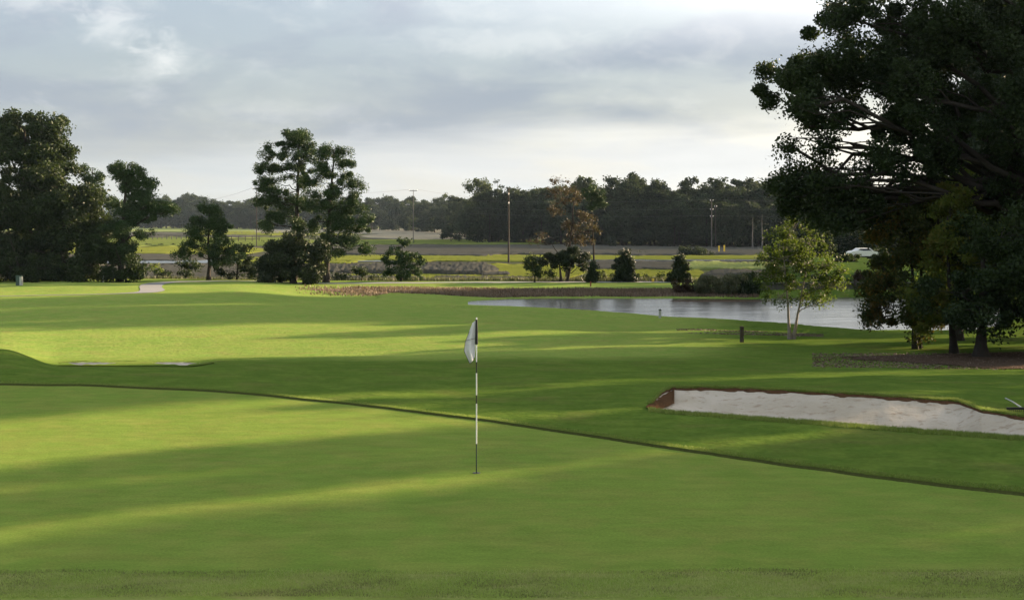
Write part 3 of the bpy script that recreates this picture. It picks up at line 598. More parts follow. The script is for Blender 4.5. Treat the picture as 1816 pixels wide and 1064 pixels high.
tree('pine_tree', 'small pine with layered branches and a bare lower trunk, left of the tall twin pines', 'tree', 370, 103,
     [(368, 372, 12, 9), (385, 380, 16, 10), (352, 392, 18, 11), (395, 398, 20, 12), (345, 412, 22, 13), (380, 412, 26, 13), (400, 425, 22, 12), (340, 438, 20, 12), (380, 440, 30, 12), (412, 440, 12, 10), (325, 452, 18, 6), (400, 460, 26, 14)],
     leaf=.17, aspect=.3, dens=2.6, cr=.36, flat=.8, mat='pineleaf', tr=.13, grow=(1.1, 1.2), seed=51, top=(370, 366), hollow=0)
tree('shrub', 'grey green bush filling the gap between the small pine and the dark cedar', 'shrub', 420, 105, [(420, 465, 26, 22), (400, 480, 22, 16), (438, 478, 18, 20), (430, 450, 16, 16)], leaf=.17, dens=1.5, cr=.4, mat='farleaf', tr=.07, seed=52)
tree('pine_tree', 'tallest pine in the middle left, the left one of the tall pair', 'tree', 519, 106,
     [(522, 248, 30, 13), (545, 262, 24, 14), (492, 258, 18, 10), (500, 275, 24, 11), (540, 290, 24, 13), (470, 300, 22, 10), (505, 300, 24, 11), (480, 322, 26, 9), (530, 318, 26, 11), (462, 335, 16, 8), (505, 345, 28, 11), (480, 362, 26, 11), (465, 352, 14, 7), (530, 362, 24, 12), (500, 385, 30, 14), (535, 398, 24, 16), (480, 398, 20, 12)],
     leaf=.19, aspect=.28, dens=2.7, cr=.42, flat=.8, mat='pineleaf', tr=.22, grow=(1.1, 1.2), seed=53, top=(524, 246), hollow=0, twigs=4)
tree('pine_tree', 'right one of the tall pair of pines, lower branches drooping right', 'tree', 578, 104,
     [(590, 272, 24, 11), (605, 290, 20, 12), (572, 280, 18, 10), (585, 305, 26, 12), (612, 310, 14, 10), (560, 320, 22, 10), (600, 335, 28, 12), (625, 325, 14, 9), (575, 350, 24, 10), (630, 355, 20, 11), (605, 370, 34, 14), (635, 385, 18, 13), (580, 395, 30, 15), (615, 405, 30, 13), (590, 425, 30, 13), (628, 430, 26, 11), (648, 442, 14, 10), (600, 448, 22, 7), (560, 365, 16, 10)],
     leaf=.19, aspect=.28, dens=2.7, cr=.42, flat=.8, mat='pineleaf', tr=.2, grow=(1.1, 1.2), seed=54, top=(590, 270), hollow=0, twigs=4)
tree('cedar_tree', 'blackish broad cedar filling the foot of the tall pine pair', 'tree', 520, 101,
     [(490, 445, 32, 28), (540, 445, 38, 28), (520, 470, 60, 30), (478, 476, 26, 26), (564, 472, 24, 28), (520, 425, 30, 16), (500, 485, 40, 16), (550, 488, 36, 14)], leaf=.18, dens=4.5, cr=.45, mat='cedarleaf', tr=.2, seed=55, hollow=.1)
tree('small_pine', 'loose conical young pine standing alone right of the tall pair', 'tree', 711, 106,
     [(715, 436, 12, 9), (705, 450, 20, 10), (725, 455, 16, 9), (700, 468, 22, 10), (730, 472, 20, 9), (714, 480, 24, 10), (742, 485, 12, 7), (688, 484, 10, 8)], leaf=.15, aspect=.45, dens=2.3, cr=.3, mat='pineleaf', tr=.08, grow=(1.1, 1.2), seed=56, hollow=0)
for i, (px, y, rx, ry, D, lb) in enumerate([(640, 485, 11, 10, 108, 'small dark bush left of the lone young pine'), (605, 491, 13, 6, 108, 'lowest dark bush just right of the black cedar'), (662, 492, 10, 5, 109, 'tiny dark bush touching the lone young pine'),
        (285, 489, 20, 8, 110, 'low dark bush beside the end of the cart path'), (325, 488, 14, 8, 110, 'low bush between the cart path end and the small pine'), (278, 478, 9, 8, 118, 'yellowish bush in the reeds above the cart path'), (335, 470, 22, 8, 112, 'scruffy bush under the left side of the small pine')]):
    tree('shrub', lb, 'shrub', px, D, [(px, y, rx, ry), (px+rx*.4, y+ry*.3, rx*.6, ry*.6)], leaf=.16, dens=2.0, cr=.28, mat='limeleaf' if 'yellowish' in lb else 'mixleaf', tr=.04, seed=60+i, twigs=2)
def cone(px, yt, yb, w_, n=6):
    o_ = []
    for j in range(n):
        f_ = (j+.4)/n; rx = w_*(.22+.78*f_**.8); y = yt+(yb-yt)*f_; ry = (yb-yt)/n*1.0; o_.append((px, y, rx, ry)); o_ += [(px+rx*.5*sg, y+ry*.3, rx*.45, ry*.8, -.3*sg) for sg in (-1, 1)]
    return o_
# the flat topped juniper group and round cedars
tree('juniper_tree', 'dark flat topped juniper with two short trunks under the rusty tree', 'tree', 1000, 107,
     [(1000, 455, 34, 10), (1015, 448, 24, 9), (975, 460, 22, 8), (1028, 460, 20, 9), (1005, 468, 20, 8), (1035, 470, 8, 6)], leaf=.16, dens=4, cr=.3, flat=.7, mat='cedarleaf', tr=.12, seed=71, hollow=.1, grow=(1.05, 1.3), top=(1005, 455), trunks=[((995, 0), (990, 458)), ((1006, .3), (1015, 455))])
tree('palmetto', 'ragged dark palmetto left of the flat topped juniper', 'plant', 948, 106, [(942, 475, 10, 15), (955, 482, 12, 12), (972, 485, 10, 7), (945, 460, 8, 6)], leaf=.3, aspect=.18, dens=2.2, cr=.4, mat='mixleaf', tr=.06, seed=72)
tree('cedar_tree', 'narrow dark cedar right beside the flat topped juniper', 'tree', 1051, 106, cone(1051, 465, 498, 10), leaf=.15, dens=4, cr=.22, mat='cedarleaf', tr=.06, seed=73, hollow=.1)
tree('cedar_tree', 'pointed oval dark cedar standing between the juniper and the conical cedar', 'tree', 1110, 107, cone(1109, 452, 500, 24)+[(1108, 468, 20, 14)], leaf=.16, dens=4.5, cr=.28, mat='cedarleaf', tr=.1, seed=74, hollow=.1)
tree('cedar_tree', 'conical dark cedar at the left end of the reedy bank, next to the pond', 'tree', 1207, 107, cone(1207, 457, 500, 24), leaf=.16, dens=4.5, cr=.26, mat='cedarleaf', tr=.1, seed=75, hollow=.1)
tree('shrub', 'round bush out on the marsh behind the conical cedar', 'shrub', 1228, 225, [(1225, 445, 20, 11), (1245, 452, 20, 9), (1215, 455, 18, 9)], leaf=.3, dens=2.6, cr=.6, mat='farleaf', tr=.12, seed=76, zb=MZ)
tree('shrub', 'small lone bush on the marsh above the oval cedar', 'shrub', 1141, 240, [(1140, 454, 12, 5), (1152, 458, 8, 4), (1130, 452, 6, 4)], leaf=.25, dens=2.2, cr=.45, mat='farleaf', tr=.08, seed=77, zb=MZ)
tree('shrub', 'brown leafless thicket on the far marsh left of the long tree line', 'shrub', 800, 345, [(798, 416, 14, 9), (790, 420, 10, 6), (808, 420, 8, 7)], leaf=.4, dens=2.6, cr=.8, mat='farleaf', tr=.12, seed=78, zb=MZ)
for i, (px, y, rx, ry) in enumerate([(1076, 490, 9, 6), (1145, 492, 16, 4), (1170, 490, 9, 5), (1066, 486, 6, 5), (985, 492, 12, 4), (1028, 492, 9, 4)]):
    tree('shrub', ['knee high tuft bush between the narrow cedar and the oval cedar', 'low flat bush right of the oval cedar', 'small rounded bush left of the conical cedar', 'thin bush touching the narrow cedar', 'low weeds at the left foot of the juniper', 'low weeds at the right foot of the juniper'][i], 'shrub', px, 109, [(px, y, rx, ry)], leaf=.13, dens=1.7, cr=.25, mat='mixleaf', tr=.03, seed=80+i, twigs=2)
# rusty half dead tree
tree('half_dead_tree', 'half dead tree with rusty orange foliage and a bare brown crown', 'tree', 1005, 128,
     [(990, 322, 18, 8), (1008, 335, 20, 10), (975, 340, 14, 7), (1025, 350, 22, 14), (1000, 355, 16, 10), (1040, 385, 26, 22), (1015, 400, 22, 22), (985, 375, 16, 14), (1055, 410, 18, 12), (962, 418, 11, 7), (955, 430, 14, 5), (1030, 420, 26, 14)],
     leaf=.16, dens=.55, cr=.4, mat='rustleaf', bark='bark', tr=.16, seed=90, top=(1020, 330), hollow=.05, twigs=9, limbs_from=.15, zb=MZ)
tree('pine_tree', 'green topped pine mixed in just right of the rusty tree crown', 'tree', 1052, 136, [(1045, 340, 16, 9), (1056, 352, 14, 9), (1065, 366, 12, 7), (1048, 364, 12, 6)], leaf=.2, aspect=.3, dens=2.2, cr=.4, mat='pineleaf', tr=.12, grow=(1.1, 1.2), seed=91, top=(1050, 335), zb=MZ)
# reedy shrubs on the pond bank
for i, (px, py, rx, ry, D, mt, lb) in enumerate([(1212, 508, 16, 12, 96, 'rustleaf', 'brown dry shrub at the left end of the reedy pond bank'), (1248, 505, 24, 16, 95.5, 'reedleaf', 'rounded reedy shrub second from the left on the pond bank'), (1290, 506, 26, 18, 95, 'reedleaf', 'largest rounded reedy shrub in the middle of the pond bank'),
        (1330, 505, 22, 20, 95, 'mixleaf', 'green shrub at the right end of the reedy pond bank, behind the young tree'), (1268, 496, 22, 9, 98, 'reedleaf', 'pale topped reedy shrub at the back of the pond bank'), (1312, 494, 28, 8, 98.5, 'reedleaf', 'pale flat reedy shrub behind the largest one'),
        (1525, 492, 12, 10, 101, 'rustleaf', 'brownish shrub on the far bank between the young tree and the cypress'), (1500, 505, 16, 8, 100, 'mixleaf', 'low shrub on the far bank right of the young tree')]):
    tree('reedy_shrub', lb, 'shrub', px, D, [(px, py, rx, ry), (px+rx*.3, py+ry*.35, rx*.7, ry*.7), (px-rx*.35, py+ry*.35, rx*.7, ry*.7)], leaf=.2, aspect=.3, dens=2.4, cr=.3, mat=mt, tr=.04, seed=100+i, up=.45, twigs=2)
# ------------------------------------------------------------------ the woods beyond the marsh
for i, (px, y, rx, ry, D, zb_, mt) in enumerate([(1395, 440, 34, 26, 150, -1.4, 'farleaf'), (1440, 425, 36, 36, 172, -1.5, 'farleaf'), (1480, 425, 30, 30, 180, -2, 'farleaf'), (1530, 420, 36, 34, 178, -2, 'farleaf'), (1575, 430, 30, 36, 172, -1.6, 'farleaf'), (1500, 458, 20, 10, 140, -.95, 'mixleaf'), (1560, 458, 18, 16, 145, -1.0, 'mixleaf'), (1425, 478, 26, 12, 118, -1.0, 'reedleaf'), (1370, 480, 22, 12, 118, -1.6, 'reedleaf'), (1462, 492, 20, 9, 104, -1.4, 'farleaf')]):
    tree('bank_tree' if i < 5 else 'bank_shrub', ['dark tree behind the young tree crown, left one', 'tall dark tree right behind the young tree top', 'dark tree just right of the young tree top', 'dark tree behind the parked car, left one', 'dark tree behind the parked car, right one', 'dark bush left of the parked car', 'dark bush right of the parked car', 'reedy bush behind the right side of the timber wall', 'reedy bush behind the left side of the young tree', 'low dark bush on the timber wall top right of the young tree'][i], 'tree' if i < 5 else 'shrub', px, D,
         [(px, y, rx, ry), (px-rx*.4, y+ry*.5, rx*.6, ry*.6), (px+rx*.4, y+ry*.5, rx*.6, ry*.6)]+([(px, y-ry*.8, rx*.5, ry*.5), (px, y+ry*.9, rx*.8, ry*.5)] if i < 5 else []), leaf=.35 if i < 5 else .2, dens=2.5, cr=.7 if i < 5 else .35, mat=mt, tr=.12, seed=500+i, zb=zb_, twigs=2, hollow=.2)
def proto(name, px, D, h, w_, seed, mt, kind, label, zb=MZ):
    k_ = F/D; yb = HY+(ZC-zb)*k_; rr = random.Random(seed); bl = []
    if kind == 'round':
        for j in range(8):
            f_ = .18+.7*j/7; bl.append((px+rr.uniform(-.5, .5)*w_*k_*(.45 if f_ > .75 else .8), yb-h*f_*k_, w_*k_*rr.uniform(.26, .38), h*.14*k_, rr.uniform(-.25, .25)*w_))
    elif kind == 'pine':
        for j in range(8):
            f_ = .5+.46*j/7; bl.append((px+rr.uniform(-.45, .45)*w_*k_*(1.25-f_), yb-h*f_*k_, w_*k_*rr.uniform(.18, .3), h*.055*k_, rr.uniform(-.2, .2)*w_))
        bl.append((px, yb-h*.3*k_, w_*.35*k_, h*.2*k_))
    elif kind == 'flat':
        bl = [(px, yb-h*.93*k_, w_*.32*k_, h*.06*k_), (px-w_*.25*k_, yb-h*.86*k_, w_*.2*k_, h*.04*k_), (px+w_*.28*k_, yb-h*.84*k_, w_*.2*k_, h*.04*k_), (px+w_*.05*k_, yb-h*.8*k_, w_*.22*k_, h*.06*k_), (px, yb-h*.65*k_, w_*.2*k_, h*.1*k_), (px, yb-h*.35*k_, w_*.4*k_, h*.25*k_)]
    return tree(name, label, 'tree', px, D, bl, leaf=.5, aspect=.6, dens=3.0, cr=1.1, mat=mt, tr=.22, seed=seed, top=(px, yb-h*.9*k_), zb=zb, twigs=1, hollow=.35)
GW = 'trees of the wood beyond the marsh'; LW = 'one of the many dark leafy trees packed in the wood beyond the marsh'
GF = 'faded trees of the farthest wood'; LF = 'one of the small hazy trees of the farthest wood on the left'
PR = [proto('wood_tree', 868+i*60, 335, 12.5, 9.5, 200+i, 'farleaf', 'round', LW) for i in range(4)]+[proto('wood_tree', 1110+i*50, 300, 13.5, 7, 210+i, 'farleaf', 'pine', LW) for i in range(2)]+[proto('wood_tree', 1200, 310, 11.5, 9, 220, 'farleaf2', 'round', LW)]
for p_ in PR: p_['group'] = GW
rr = random.Random(5)
def put(px, D, h, k_, label, group, i, src=None, sxy=1.0):
    hs = [12.5]*4+[13.5]*2+[11.5]; s_ = h/hs[k_]; x, y = XY(px, D)
    return copytree(PR[k_] if src is None else src, (x, y, MZ-.1), rr.uniform(0, 6.28), (s_*sxy, s_*sxy, s_), label, group)
def topline(px): return np.interp(px, [800, 840, 900, 960, 1040, 1085, 1110, 1140, 1165, 1190, 1205, 1250, 1285, 1300, 1350, 1500, 2400], [350, 346, 345, 336, 332, 336, 338, 324, 330, 342, 338, 328, 324, 332, 328, 330, 330])
def frontD(px): return np.interp(px, [690, 830, 860, 1000, 1100, 1350, 2400], [420, 395, 345, 320, 293, 280, 270])
for row, (dd, hf) in enumerate([(0, .78), (8, .92), (18, 1.0), (30, 1.02)]):
    px = 842-row*9
    while px < (1600 if row < 2 else 2000):
        D = frontD(px)+dd+rr.uniform(-3, 3); h = (ZC-MZ)+(HY-topline(px))/F*D; h *= hf*rr.uniform(.86, 1.04)
        kk_ = rr.choice([0, 1, 2, 3, 0, 1, 2, 3, 6, 6, 5] if row else [0, 1, 2, 3])
        put(px, D, h, kk_, LW, GW, 0, sxy=rr.uniform(1.0, 1.35)); px += rr.uniform(34, 56)*300/D
for row, (dd, hf) in enumerate([(0, .7), (14, .9), (30, 1.0)]):
    px = 225-row*9
    while px < 870:
        D = np.interp(px, [225, 690, 870], [760, 640, 430])+dd; tl = np.interp(px, [225, 310, 340, 380, 450, 690, 760, 870], [352, 349, 346, 352, 351, 350, 349, 350])
        h = ((ZC-MZ)+(HY-tl)/F*D)*hf*rr.uniform(.9, 1.03)
        put(px, D, h, rr.choice([0, 1, 2, 3, 6] if row else [0, 1, 2, 3]), LF, GF, 0, sxy=rr.uniform(.95, 1.3)); px += rr.uniform(17, 27)*(1 if px < 700 else 1.3)
# emergent crowns that stand above the wood
def emerge(px, D, ytop, kind, w_, seed, label, mt='farleaf'):
    h = (ZC-MZ)+(HY-ytop)/F*D; return proto('emergent_tree', px, D, h, w_, seed, mt, kind, label)
emerge(852, 352, 317, 'flat', 9, 301, 'pale flat crowned tree standing above the left end of the wood', 'farleaf2')
emerge(984, 350, 328, 'flat', 8, 302, 'pale crown showing behind the left of the rusty tree', 'farleaf2')
emerge(1036, 325, 312, 'flat', 6, 303, 'thin mushroom topped tree just right of the rusty crown', 'farleaf2')
emerge(1083, 315, 315, 'pine', 5, 304, 'narrow blocky pine standing above the wood right of the rusty tree')
emerge(1133, 310, 316, 'round', 10, 305, 'widest domed tree of the wood skyline')
emerge(1240, 305, 320, 'round', 9, 306, 'domed tree on the skyline left of the notched crown above the light pole')
emerge(1276, 305, 318, 'pine', 8, 307, 'notched pine crown on the skyline above the light pole')
emerge(1320, 300, 318, 'flat', 9, 308, 'airy crown on the skyline next to the oak leaves')
emerge(1345, 303, 320, 'flat', 8, 309, 'airy crown partly behind the tips of the oak leaves', 'farleaf2')
emerge(330, 770, 344, 'round', 20, 310, 'slightly taller clump of the farthest wood above the small pine')
tree('bare_snag', 'spindly nearly bare tree poking above the wood beside the pale flat crown', 'tree', 884, 345, [(880, 323, 5, 3), (888, 331, 7, 2), (896, 334, 6, 2)], leaf=.45, dens=1.1, cr=.5, mat='farleaf', tr=.14, seed=320, top=(881, 320), zb=MZ, twigs=3, limbs_from=.7)
# trees beyond the pond, behind the oak
for i, (x, y, h, w_) in enumerate([(36, 99, 24, 9), (42.5, 105, 25, 9), (49, 101, 22, 9), (40, 115, 24, 9), (57, 108, 24, 10), (47, 121, 26, 10), (64, 100, 20, 10), (55, 128, 27, 11), (66, 124, 25, 12)]):
    zb_ = float(G(x, y)); px = CX+F*x/y; k_ = F/y; yb = HY+(ZC-zb_)*k_; rq = random.Random(i+70)
    bl = [(px+rq.uniform(-.42, .42)*w_*k_, yb-k_*h*rq.uniform(.3, .85), w_*.3*k_, h*.14*k_, rq.uniform(-.35, .35)*w_, w_*.3) for _ in range(9)]+[(px, yb-h*.9*k_, w_*.25*k_, h*.09*k_), (px, yb-h*.7*k_, w_*.42*k_, h*.2*k_, 0, w_*.42)]
    tree('pond_side_tree', ['dark tree on the far pond bank seen under the oak limb', 'second tree behind the far pond bank, hidden by the oak', 'third tree of the far pond bank, outside the picture', 'back row tree behind the far pond bank', 'tall back row tree right of the pond', 'inner back row tree beyond the pond', 'front row tree right of the pond outside the picture', 'outermost tall tree right of the pond', 'rearmost tree beyond the pond'][i], 'tree', px, y, bl, leaf=.4, dens=1.5, cr=.8, mat='farleaf', tr=.3, seed=330+i, top=(px, yb-h*.9*k_), twigs=1)
# bare pale snags at the edge of the wood
for i, (px, yt) in enumerate([(1335, 385), (1352, 380)]):
    tree('bare_snag', ['pale dead snag at the wood edge left of the young tree, left one', 'pale dead snag at the wood edge left of the young tree, right and taller one'][i], 'tree', px, 262, [(px-6, yt+12, 4, 4), (px+6, yt+18, 4, 4), (px, yt+4, 3, 3)], leaf=.2, dens=.15, cr=.3, mat='farleaf', bark='greywood', tr=.16, seed=350+i, top=(px, yt), zb=MZ, twigs=4)
# ------------------------------------------------------------------ flagstick
fx, fy = XY(845, 19.7); fz = float(T(fx, fy)); kf = 19.7/F
def zrow(y): return (840-y)*kf
fs = empty('flagstick', (fx, fy, fz), 'striped golf flagstick with a limp white flag standing in the green', 'flagstick')
segs = [(840, 788, 'dkgreen'), (788, 717, 'white'), (717, 702, 'black'), (702, 663, 'white'), (663, 643, 'black'), (643, 566, 'white')]
names = list(dict.fromkeys(s_[2] for s_ in segs)); V = []; Q = []; mi = []; n0 = 0
for a, b, mt in segs:
    v, q = tube([(0, 0, zrow(a)-(.06 if a == 840 else 0)), (0, 0, (zrow(a)+zrow(b))/2), (0, 0, zrow(b))], .0085, 12); V.append(v); Q.append(q+n0); n0 += len(v); mi += [names.index(mt)]*len(q)
po = mesh('pole', np.vstack(V), np.vstack(Q), [M[k_] for k_ in names], fs); po.data.polygons.foreach_set('material_index', np.array(mi, dtype=np.int32))
mb = MB(); mb.tube([(0, 0, zrow(567)), (0, 0, zrow(566)+.012)], [.011, .007], 10); mb.build('cap', M['white'], fs)
mb = MB(); mb.tube([(0, 0, zrow(612)), (0, 0, zrow(600)), (.001, 0, zrow(585)), (0, 0, zrow(568))], [.021, .020, .018, .014], 12); mb.build('sleeve', M['black'], fs)
# limp cloth: hoist along the pole, folds collapse downwards to the left
nu, nv = 40, 30; V = []
hy = lambda v: 571+v*40
for j in range(nv+1):
    v = j/nv
    for i in range(nu+1):
        u = i/nu
        # outline in photo pixels, then real metres around the pole
        xl = np.interp(v, [0, .25, .5, .72, 1], [838, 832, 825, 823, 833]); yl = np.interp(v, [0, .25, .5, .72, 1], [574, 590, 608, 624, 646])
        xr = np.interp(v, [0, .5, .7, 1], [843.5, 843.5, 843, 841.5]); yr = np.interp(v, [0, .5, .7, 1], [570, 604, 616, 636])
        xp = xr*(1-u)+xl*u; yp = yr*(1-u)+yl*u+2.0*math.sin(u*pi)*v
        dpt = .030*math.sin(u*2.6*pi+.6*v)*min(1, .25+v*1.2)*(1-.3*u)
        V.append(((xp-845)*kf, dpt, zrow(yp)))
V = np.array(V); Qf = gridfaces(nv+1, nu+1)
fl = mesh('flag', V, Qf, M['cloth'], fs); md = fl.modifiers.new('t', 'SOLIDIFY'); md.thickness = .003
# dark hem cords
mb = MB(); Vg = V.reshape(nv+1, nu+1, 3)
mb.tube(Vg[int(nv*.25):, nu]+np.array([0, -.004, 0]), .0028, 5); mb.tube(Vg[nv, :]+np.array([0, -.004, 0]), .0028, 5)
seam = np.array([Vg[int(np.interp(i, [0, nu], [nv*.47, nv*.50])), i] for i in range(0, nu+1)])+np.array([0, -.006, 0]); seam[:, 2] += .012*np.sin(np.linspace(0, pi, nu+1)); mb.tube(seam, .0026, 5)
mb.build('hem', M['black'], fl)
cup = empty('hole_cup', (fx, fy, fz), 'small dark golf hole with a white rim at the foot of the flagstick', 'golf hole')
t = np.linspace(0, 2*pi, 33)[:-1]; V = []; 
for r_, z_ in [(.054, .006), (.0545, .006), (.0545, .003)]: V.append(np.stack([r_*np.cos(t), r_*np.sin(t), np.full(32, z_)], 1))
Vc = np.vstack(V); Qc = [(a_*32+i, a_*32+(i+1) % 32, (a_+1)*32+(i+1) % 32, (a_+1)*32+i) for a_ in range(2) for i in range(32)]
mesh('rim', Vc, Qc, M['dkgreen'], cup)
mesh('hole', np.vstack([np.stack([.053*np.cos(t), .053*np.sin(t), np.full(32, .0055)], 1)]), [tuple(range(32))], M['black'], cup)
# ------------------------------------------------------------------ posts and markers
def post(name, px, D, h, w_, mat, capmat, label, cat, group=None, zb=None, tilt=0):
    x, y = XY(px, D); z = float(G(x, y)) if zb is None else zb
    r = empty(name, (x, y, z), label, cat, group); r.rotation_euler = (0, tilt, .3)
    mb = MB(); mb.box((0, 0, h*.5-.04), (w_/2, w_/2, h*.5)); mb.box((0, 0, h*.46), (w_/2+.004, w_/2+.004, .015)); mb.build('post', M[mat], r, False)
    mb = MB(); mb.box((0, 0, h-.03), (w_/2+.008, w_/2+.008, .018)); mb.box((0, 0, h-.005), (w_/2-.012, w_/2-.012, .01)); mb.build('cap', M[capmat], r, False); return r
post('wooden_post', 1315.5, 52, .58, .11, 'wood', 'wood', 'square dark wooden post on the fairway left of the young tree', 'post')
post('wooden_post', 1170.5, 71.5, .44, .10, 'steel', 'black', 'short grey stake with a dark cap at the pond edge', 'post')
post('marker_stake', 183, 99, .46, .07, 'white', 'white', 'thin white stake in front of the left hand trees', 'stake')
post('marker_stake', 190.5, 99.3, .40, .06, 'wood', 'wood', 'dull brownish stake beside the thin white one', 'stake')
post('marker_stake', 1047.5, 101.5, .35, .07, 'red', 'red', 'small reddish marker on the strip of grass behind the pond', 'marker')
post('marker_stake', 1158, 107, .24, .14, 'yellow', 'yellow', 'small yellow tee marker left of the conical cedar', 'marker')
post('marker_stake', 1098, 107, .20, .12, 'yellow', 'yellow', 'small yellow tee marker at the foot of the oval cedar', 'marker')
post('marsh_bollard', 1275, 243, 1.15, .2, 'yellow', 'yellow', 'left one of two yellow posts standing on the marsh', 'post', zb=MZ)
post('marsh_bollard', 1284.5, 243, 1.25, .2, 'yellow', 'yellow', 'right one of two yellow posts standing on the marsh', 'post', zb=MZ)
# utility box
x, y = XY(34, 93.5); ub = empty('utility_box', (x, y, float(G(x, y))), 'green utility cabinet with a pale side at the left edge of the fairway', 'utility box')
mb = MB(); mb.box((0, 0, .3), (.17, .16, .33)); mb.box((0, 0, .635), (.19, .18, .02)); mb.build('cabinet', M['boxgreen'], ub, False)
mb = MB(); mb.box((.19, -.02, .30), (.015, .14, .28)); mb.box((.13, -.166, .30), (.055, .004, .28)); mb.build('panel', M['steel'], ub, False)
# rake beside the bunker
x, y = XY(1808, 26.3); rk = empty('bunker_rake', (x, y, float(G(x, y))+.0), 'bunker rake with a black toothed head lying on the grass by the sand', 'rake')
mb = MB(); mb.box((.02, 0, .06), (.26, .018, .022), 0)
for i in range(14): mb.box((-.22+i*.037, -.006, .02), (.006, .008, .04))
mb.build('head', M['black'], rk, False)
mb = MB(); mb.tube([(.03, 0, .08), (.13, .75, .09), (.28, 1.55, .05)], .014, 8); mb.build('handle', M['steel'], rk)
# ------------------------------------------------------------------ utility poles and wires
def upole(px, D, yt, label, arms, mat='greywood', rw=.10):
    x, y = XY(px, D); h = ZC-(yt-HY)/F*D-MZ
    r = empty('utility_pole', (x, y, MZ), label, 'utility pole')
    mb = MB(); mb.tube([(0, 0, -.3), (0, 0, h*.5), (0, 0, h)], [rw, rw*.85, rw*.65], 10); mb.build('pole', M[mat], r)
    tips = []
    for (dz, w_, one) in arms:
        if w_:
            mb = MB(); mb.box((0, -.12, h-dz), (w_, .06, .07)); mb.build('crossarm', M[mat], r, False)
        for sx in ((-w_, w_) if w_ else (0,)):
            mb = MB(); mb.tube([(sx, -.12, h-dz+.05), (sx, -.12, h-dz+.18), (sx, -.12, h-dz+.3)], [.05, .09, .05], 8); mb.build('insulator', M['steel'], r); tips.append(np.array([x+sx, y-.12, MZ+h-dz+.3]))
    return tips
pA = upole(455, 290, 333, 'utility pole hidden behind the left side of the tall pine pair', [(.3, .8, 0)], 'wood')
pB = upole(733, 325, 337, 'utility pole with a small crossarm left of the lone young pine, far across the marsh', [(.2, .9, 0)])
pC = upole(902, 188, 333, 'dark utility pole standing in the marsh left of the rusty tree', [(1.0, 0, 0), (2.2, 0, 0)], 'wood', .14)
pD = upole(1262, 268, 355, 'pale utility pole in front of the right hand wood', [(.2, .25, 0), (1.9, .25, 0), (3.2, .25, 0)], 'greywood', .11)
pD2 = upole(1269, 276, 363, 'thin dark utility pole just behind the pale one', [(.5, .2, 0)], 'wood', .11)
def wire(a, b, sag, label, group, r_=.018):
    t = np.linspace(0, 1, 24)[:, None]; p_ = np.array(a)*(1-t)+np.array(b)*t; p_[:, 2] -= sag*4*(t*(1-t))[:, 0]
    mb = MB(); mb.tube(p_, r_, 4); tag(mb.build('power_line', M['wire']), label, 'power line', group)
off = np.array([-75, -15, 3.0])
for i, tp in enumerate(pD[::2]):
    wire(tp, tp+np.array([-48, 60, .6]), .5, ['top', 'middle', 'lowest'][i]+' wire running left from the pale utility pole', 'wires of the pale pole', .02)
    wire(tp, tp+np.array([40, 10, .4]), .4, ['top', 'middle', 'lowest'][i]+' wire running right from the pale utility pole', 'wires of the pale pole', .018)
wire(pA[0], pA[0]+np.array([-40, 120, -1.0]), 1.0, 'wire sloping down left from the pole behind the tall pines', 'long marsh wires')
wire(pA[1], pB[0], 1.0, 'wire strung between the pole behind the pines and the crossarm pole', 'long marsh wires')
wire(pB[1], pB[1]+np.array([35, 60, -2.5]), .8, 'wire running right from the crossarm pole into the wood', 'long marsh wires')
# ------------------------------------------------------------------ low rail fence and dark tufts on the left marsh
def clone_at(root, x, y, z, label, group, s_=1): return copytree(root, (x, y, z), rr.uniform(0, 6), (s_, s_, s_), label, group)
tb = tree('marsh_tuft', 'dark tuft first from the left in the row across the left marsh', 'shrub', 241, 305, [(241, 434.5, 5.5, 1.8), (243, 435, 3, 2)], leaf=.22, dens=2.4, cr=.3, mat='farleaf', tr=.04, seed=400, zb=MZ, twigs=1, group='row of dark tufts on the left marsh')
for i, (px, nm) in enumerate([(263, 'second'), (285, 'third'), (307, 'fourth')]):
    x, y = XY(px, 305); clone_at(tb, x, y, MZ, 'dark tuft %s from the left in the row across the left marsh' % nm, 'row of dark tufts on the left marsh', 1.0)
fr = empty('rail_fence', (*XY(285, 380), MZ), 'low grey rail fence crossing the left marsh behind the small pine', 'fence')
x0 = (262-285)/F*380; x1 = (330-285)/F*380
for i in range(9):
    mb = MB(); mb.box((x0+(x1-x0)*i/8, 0, .65), (.09, .09, .7)); mb.build('fence_post', M['greywood'], fr, False)
for z_ in (.6, 1.15):
    mb = MB(); mb.box(((x0+x1)/2, -.12, z_), ((x1-x0)/2, .03, .09)); mb.build('rail', M['greywood'], fr, False)
fr = empty('rail_fence', (*XY(435, 350), MZ), 'low rail fence on the marsh left of the utility pole behind the pines', 'fence')
for i in range(6):
    mb = MB(); mb.box(((i-3)*1.7, 0, .65), (.07, .07, .7)); mb.build('fence_post', M['wood'], fr, False)
mb = MB(); mb.box((-.8, -.1, .6), (4.4, .03, .07)); mb.build('rail', M['wood'], fr, False)
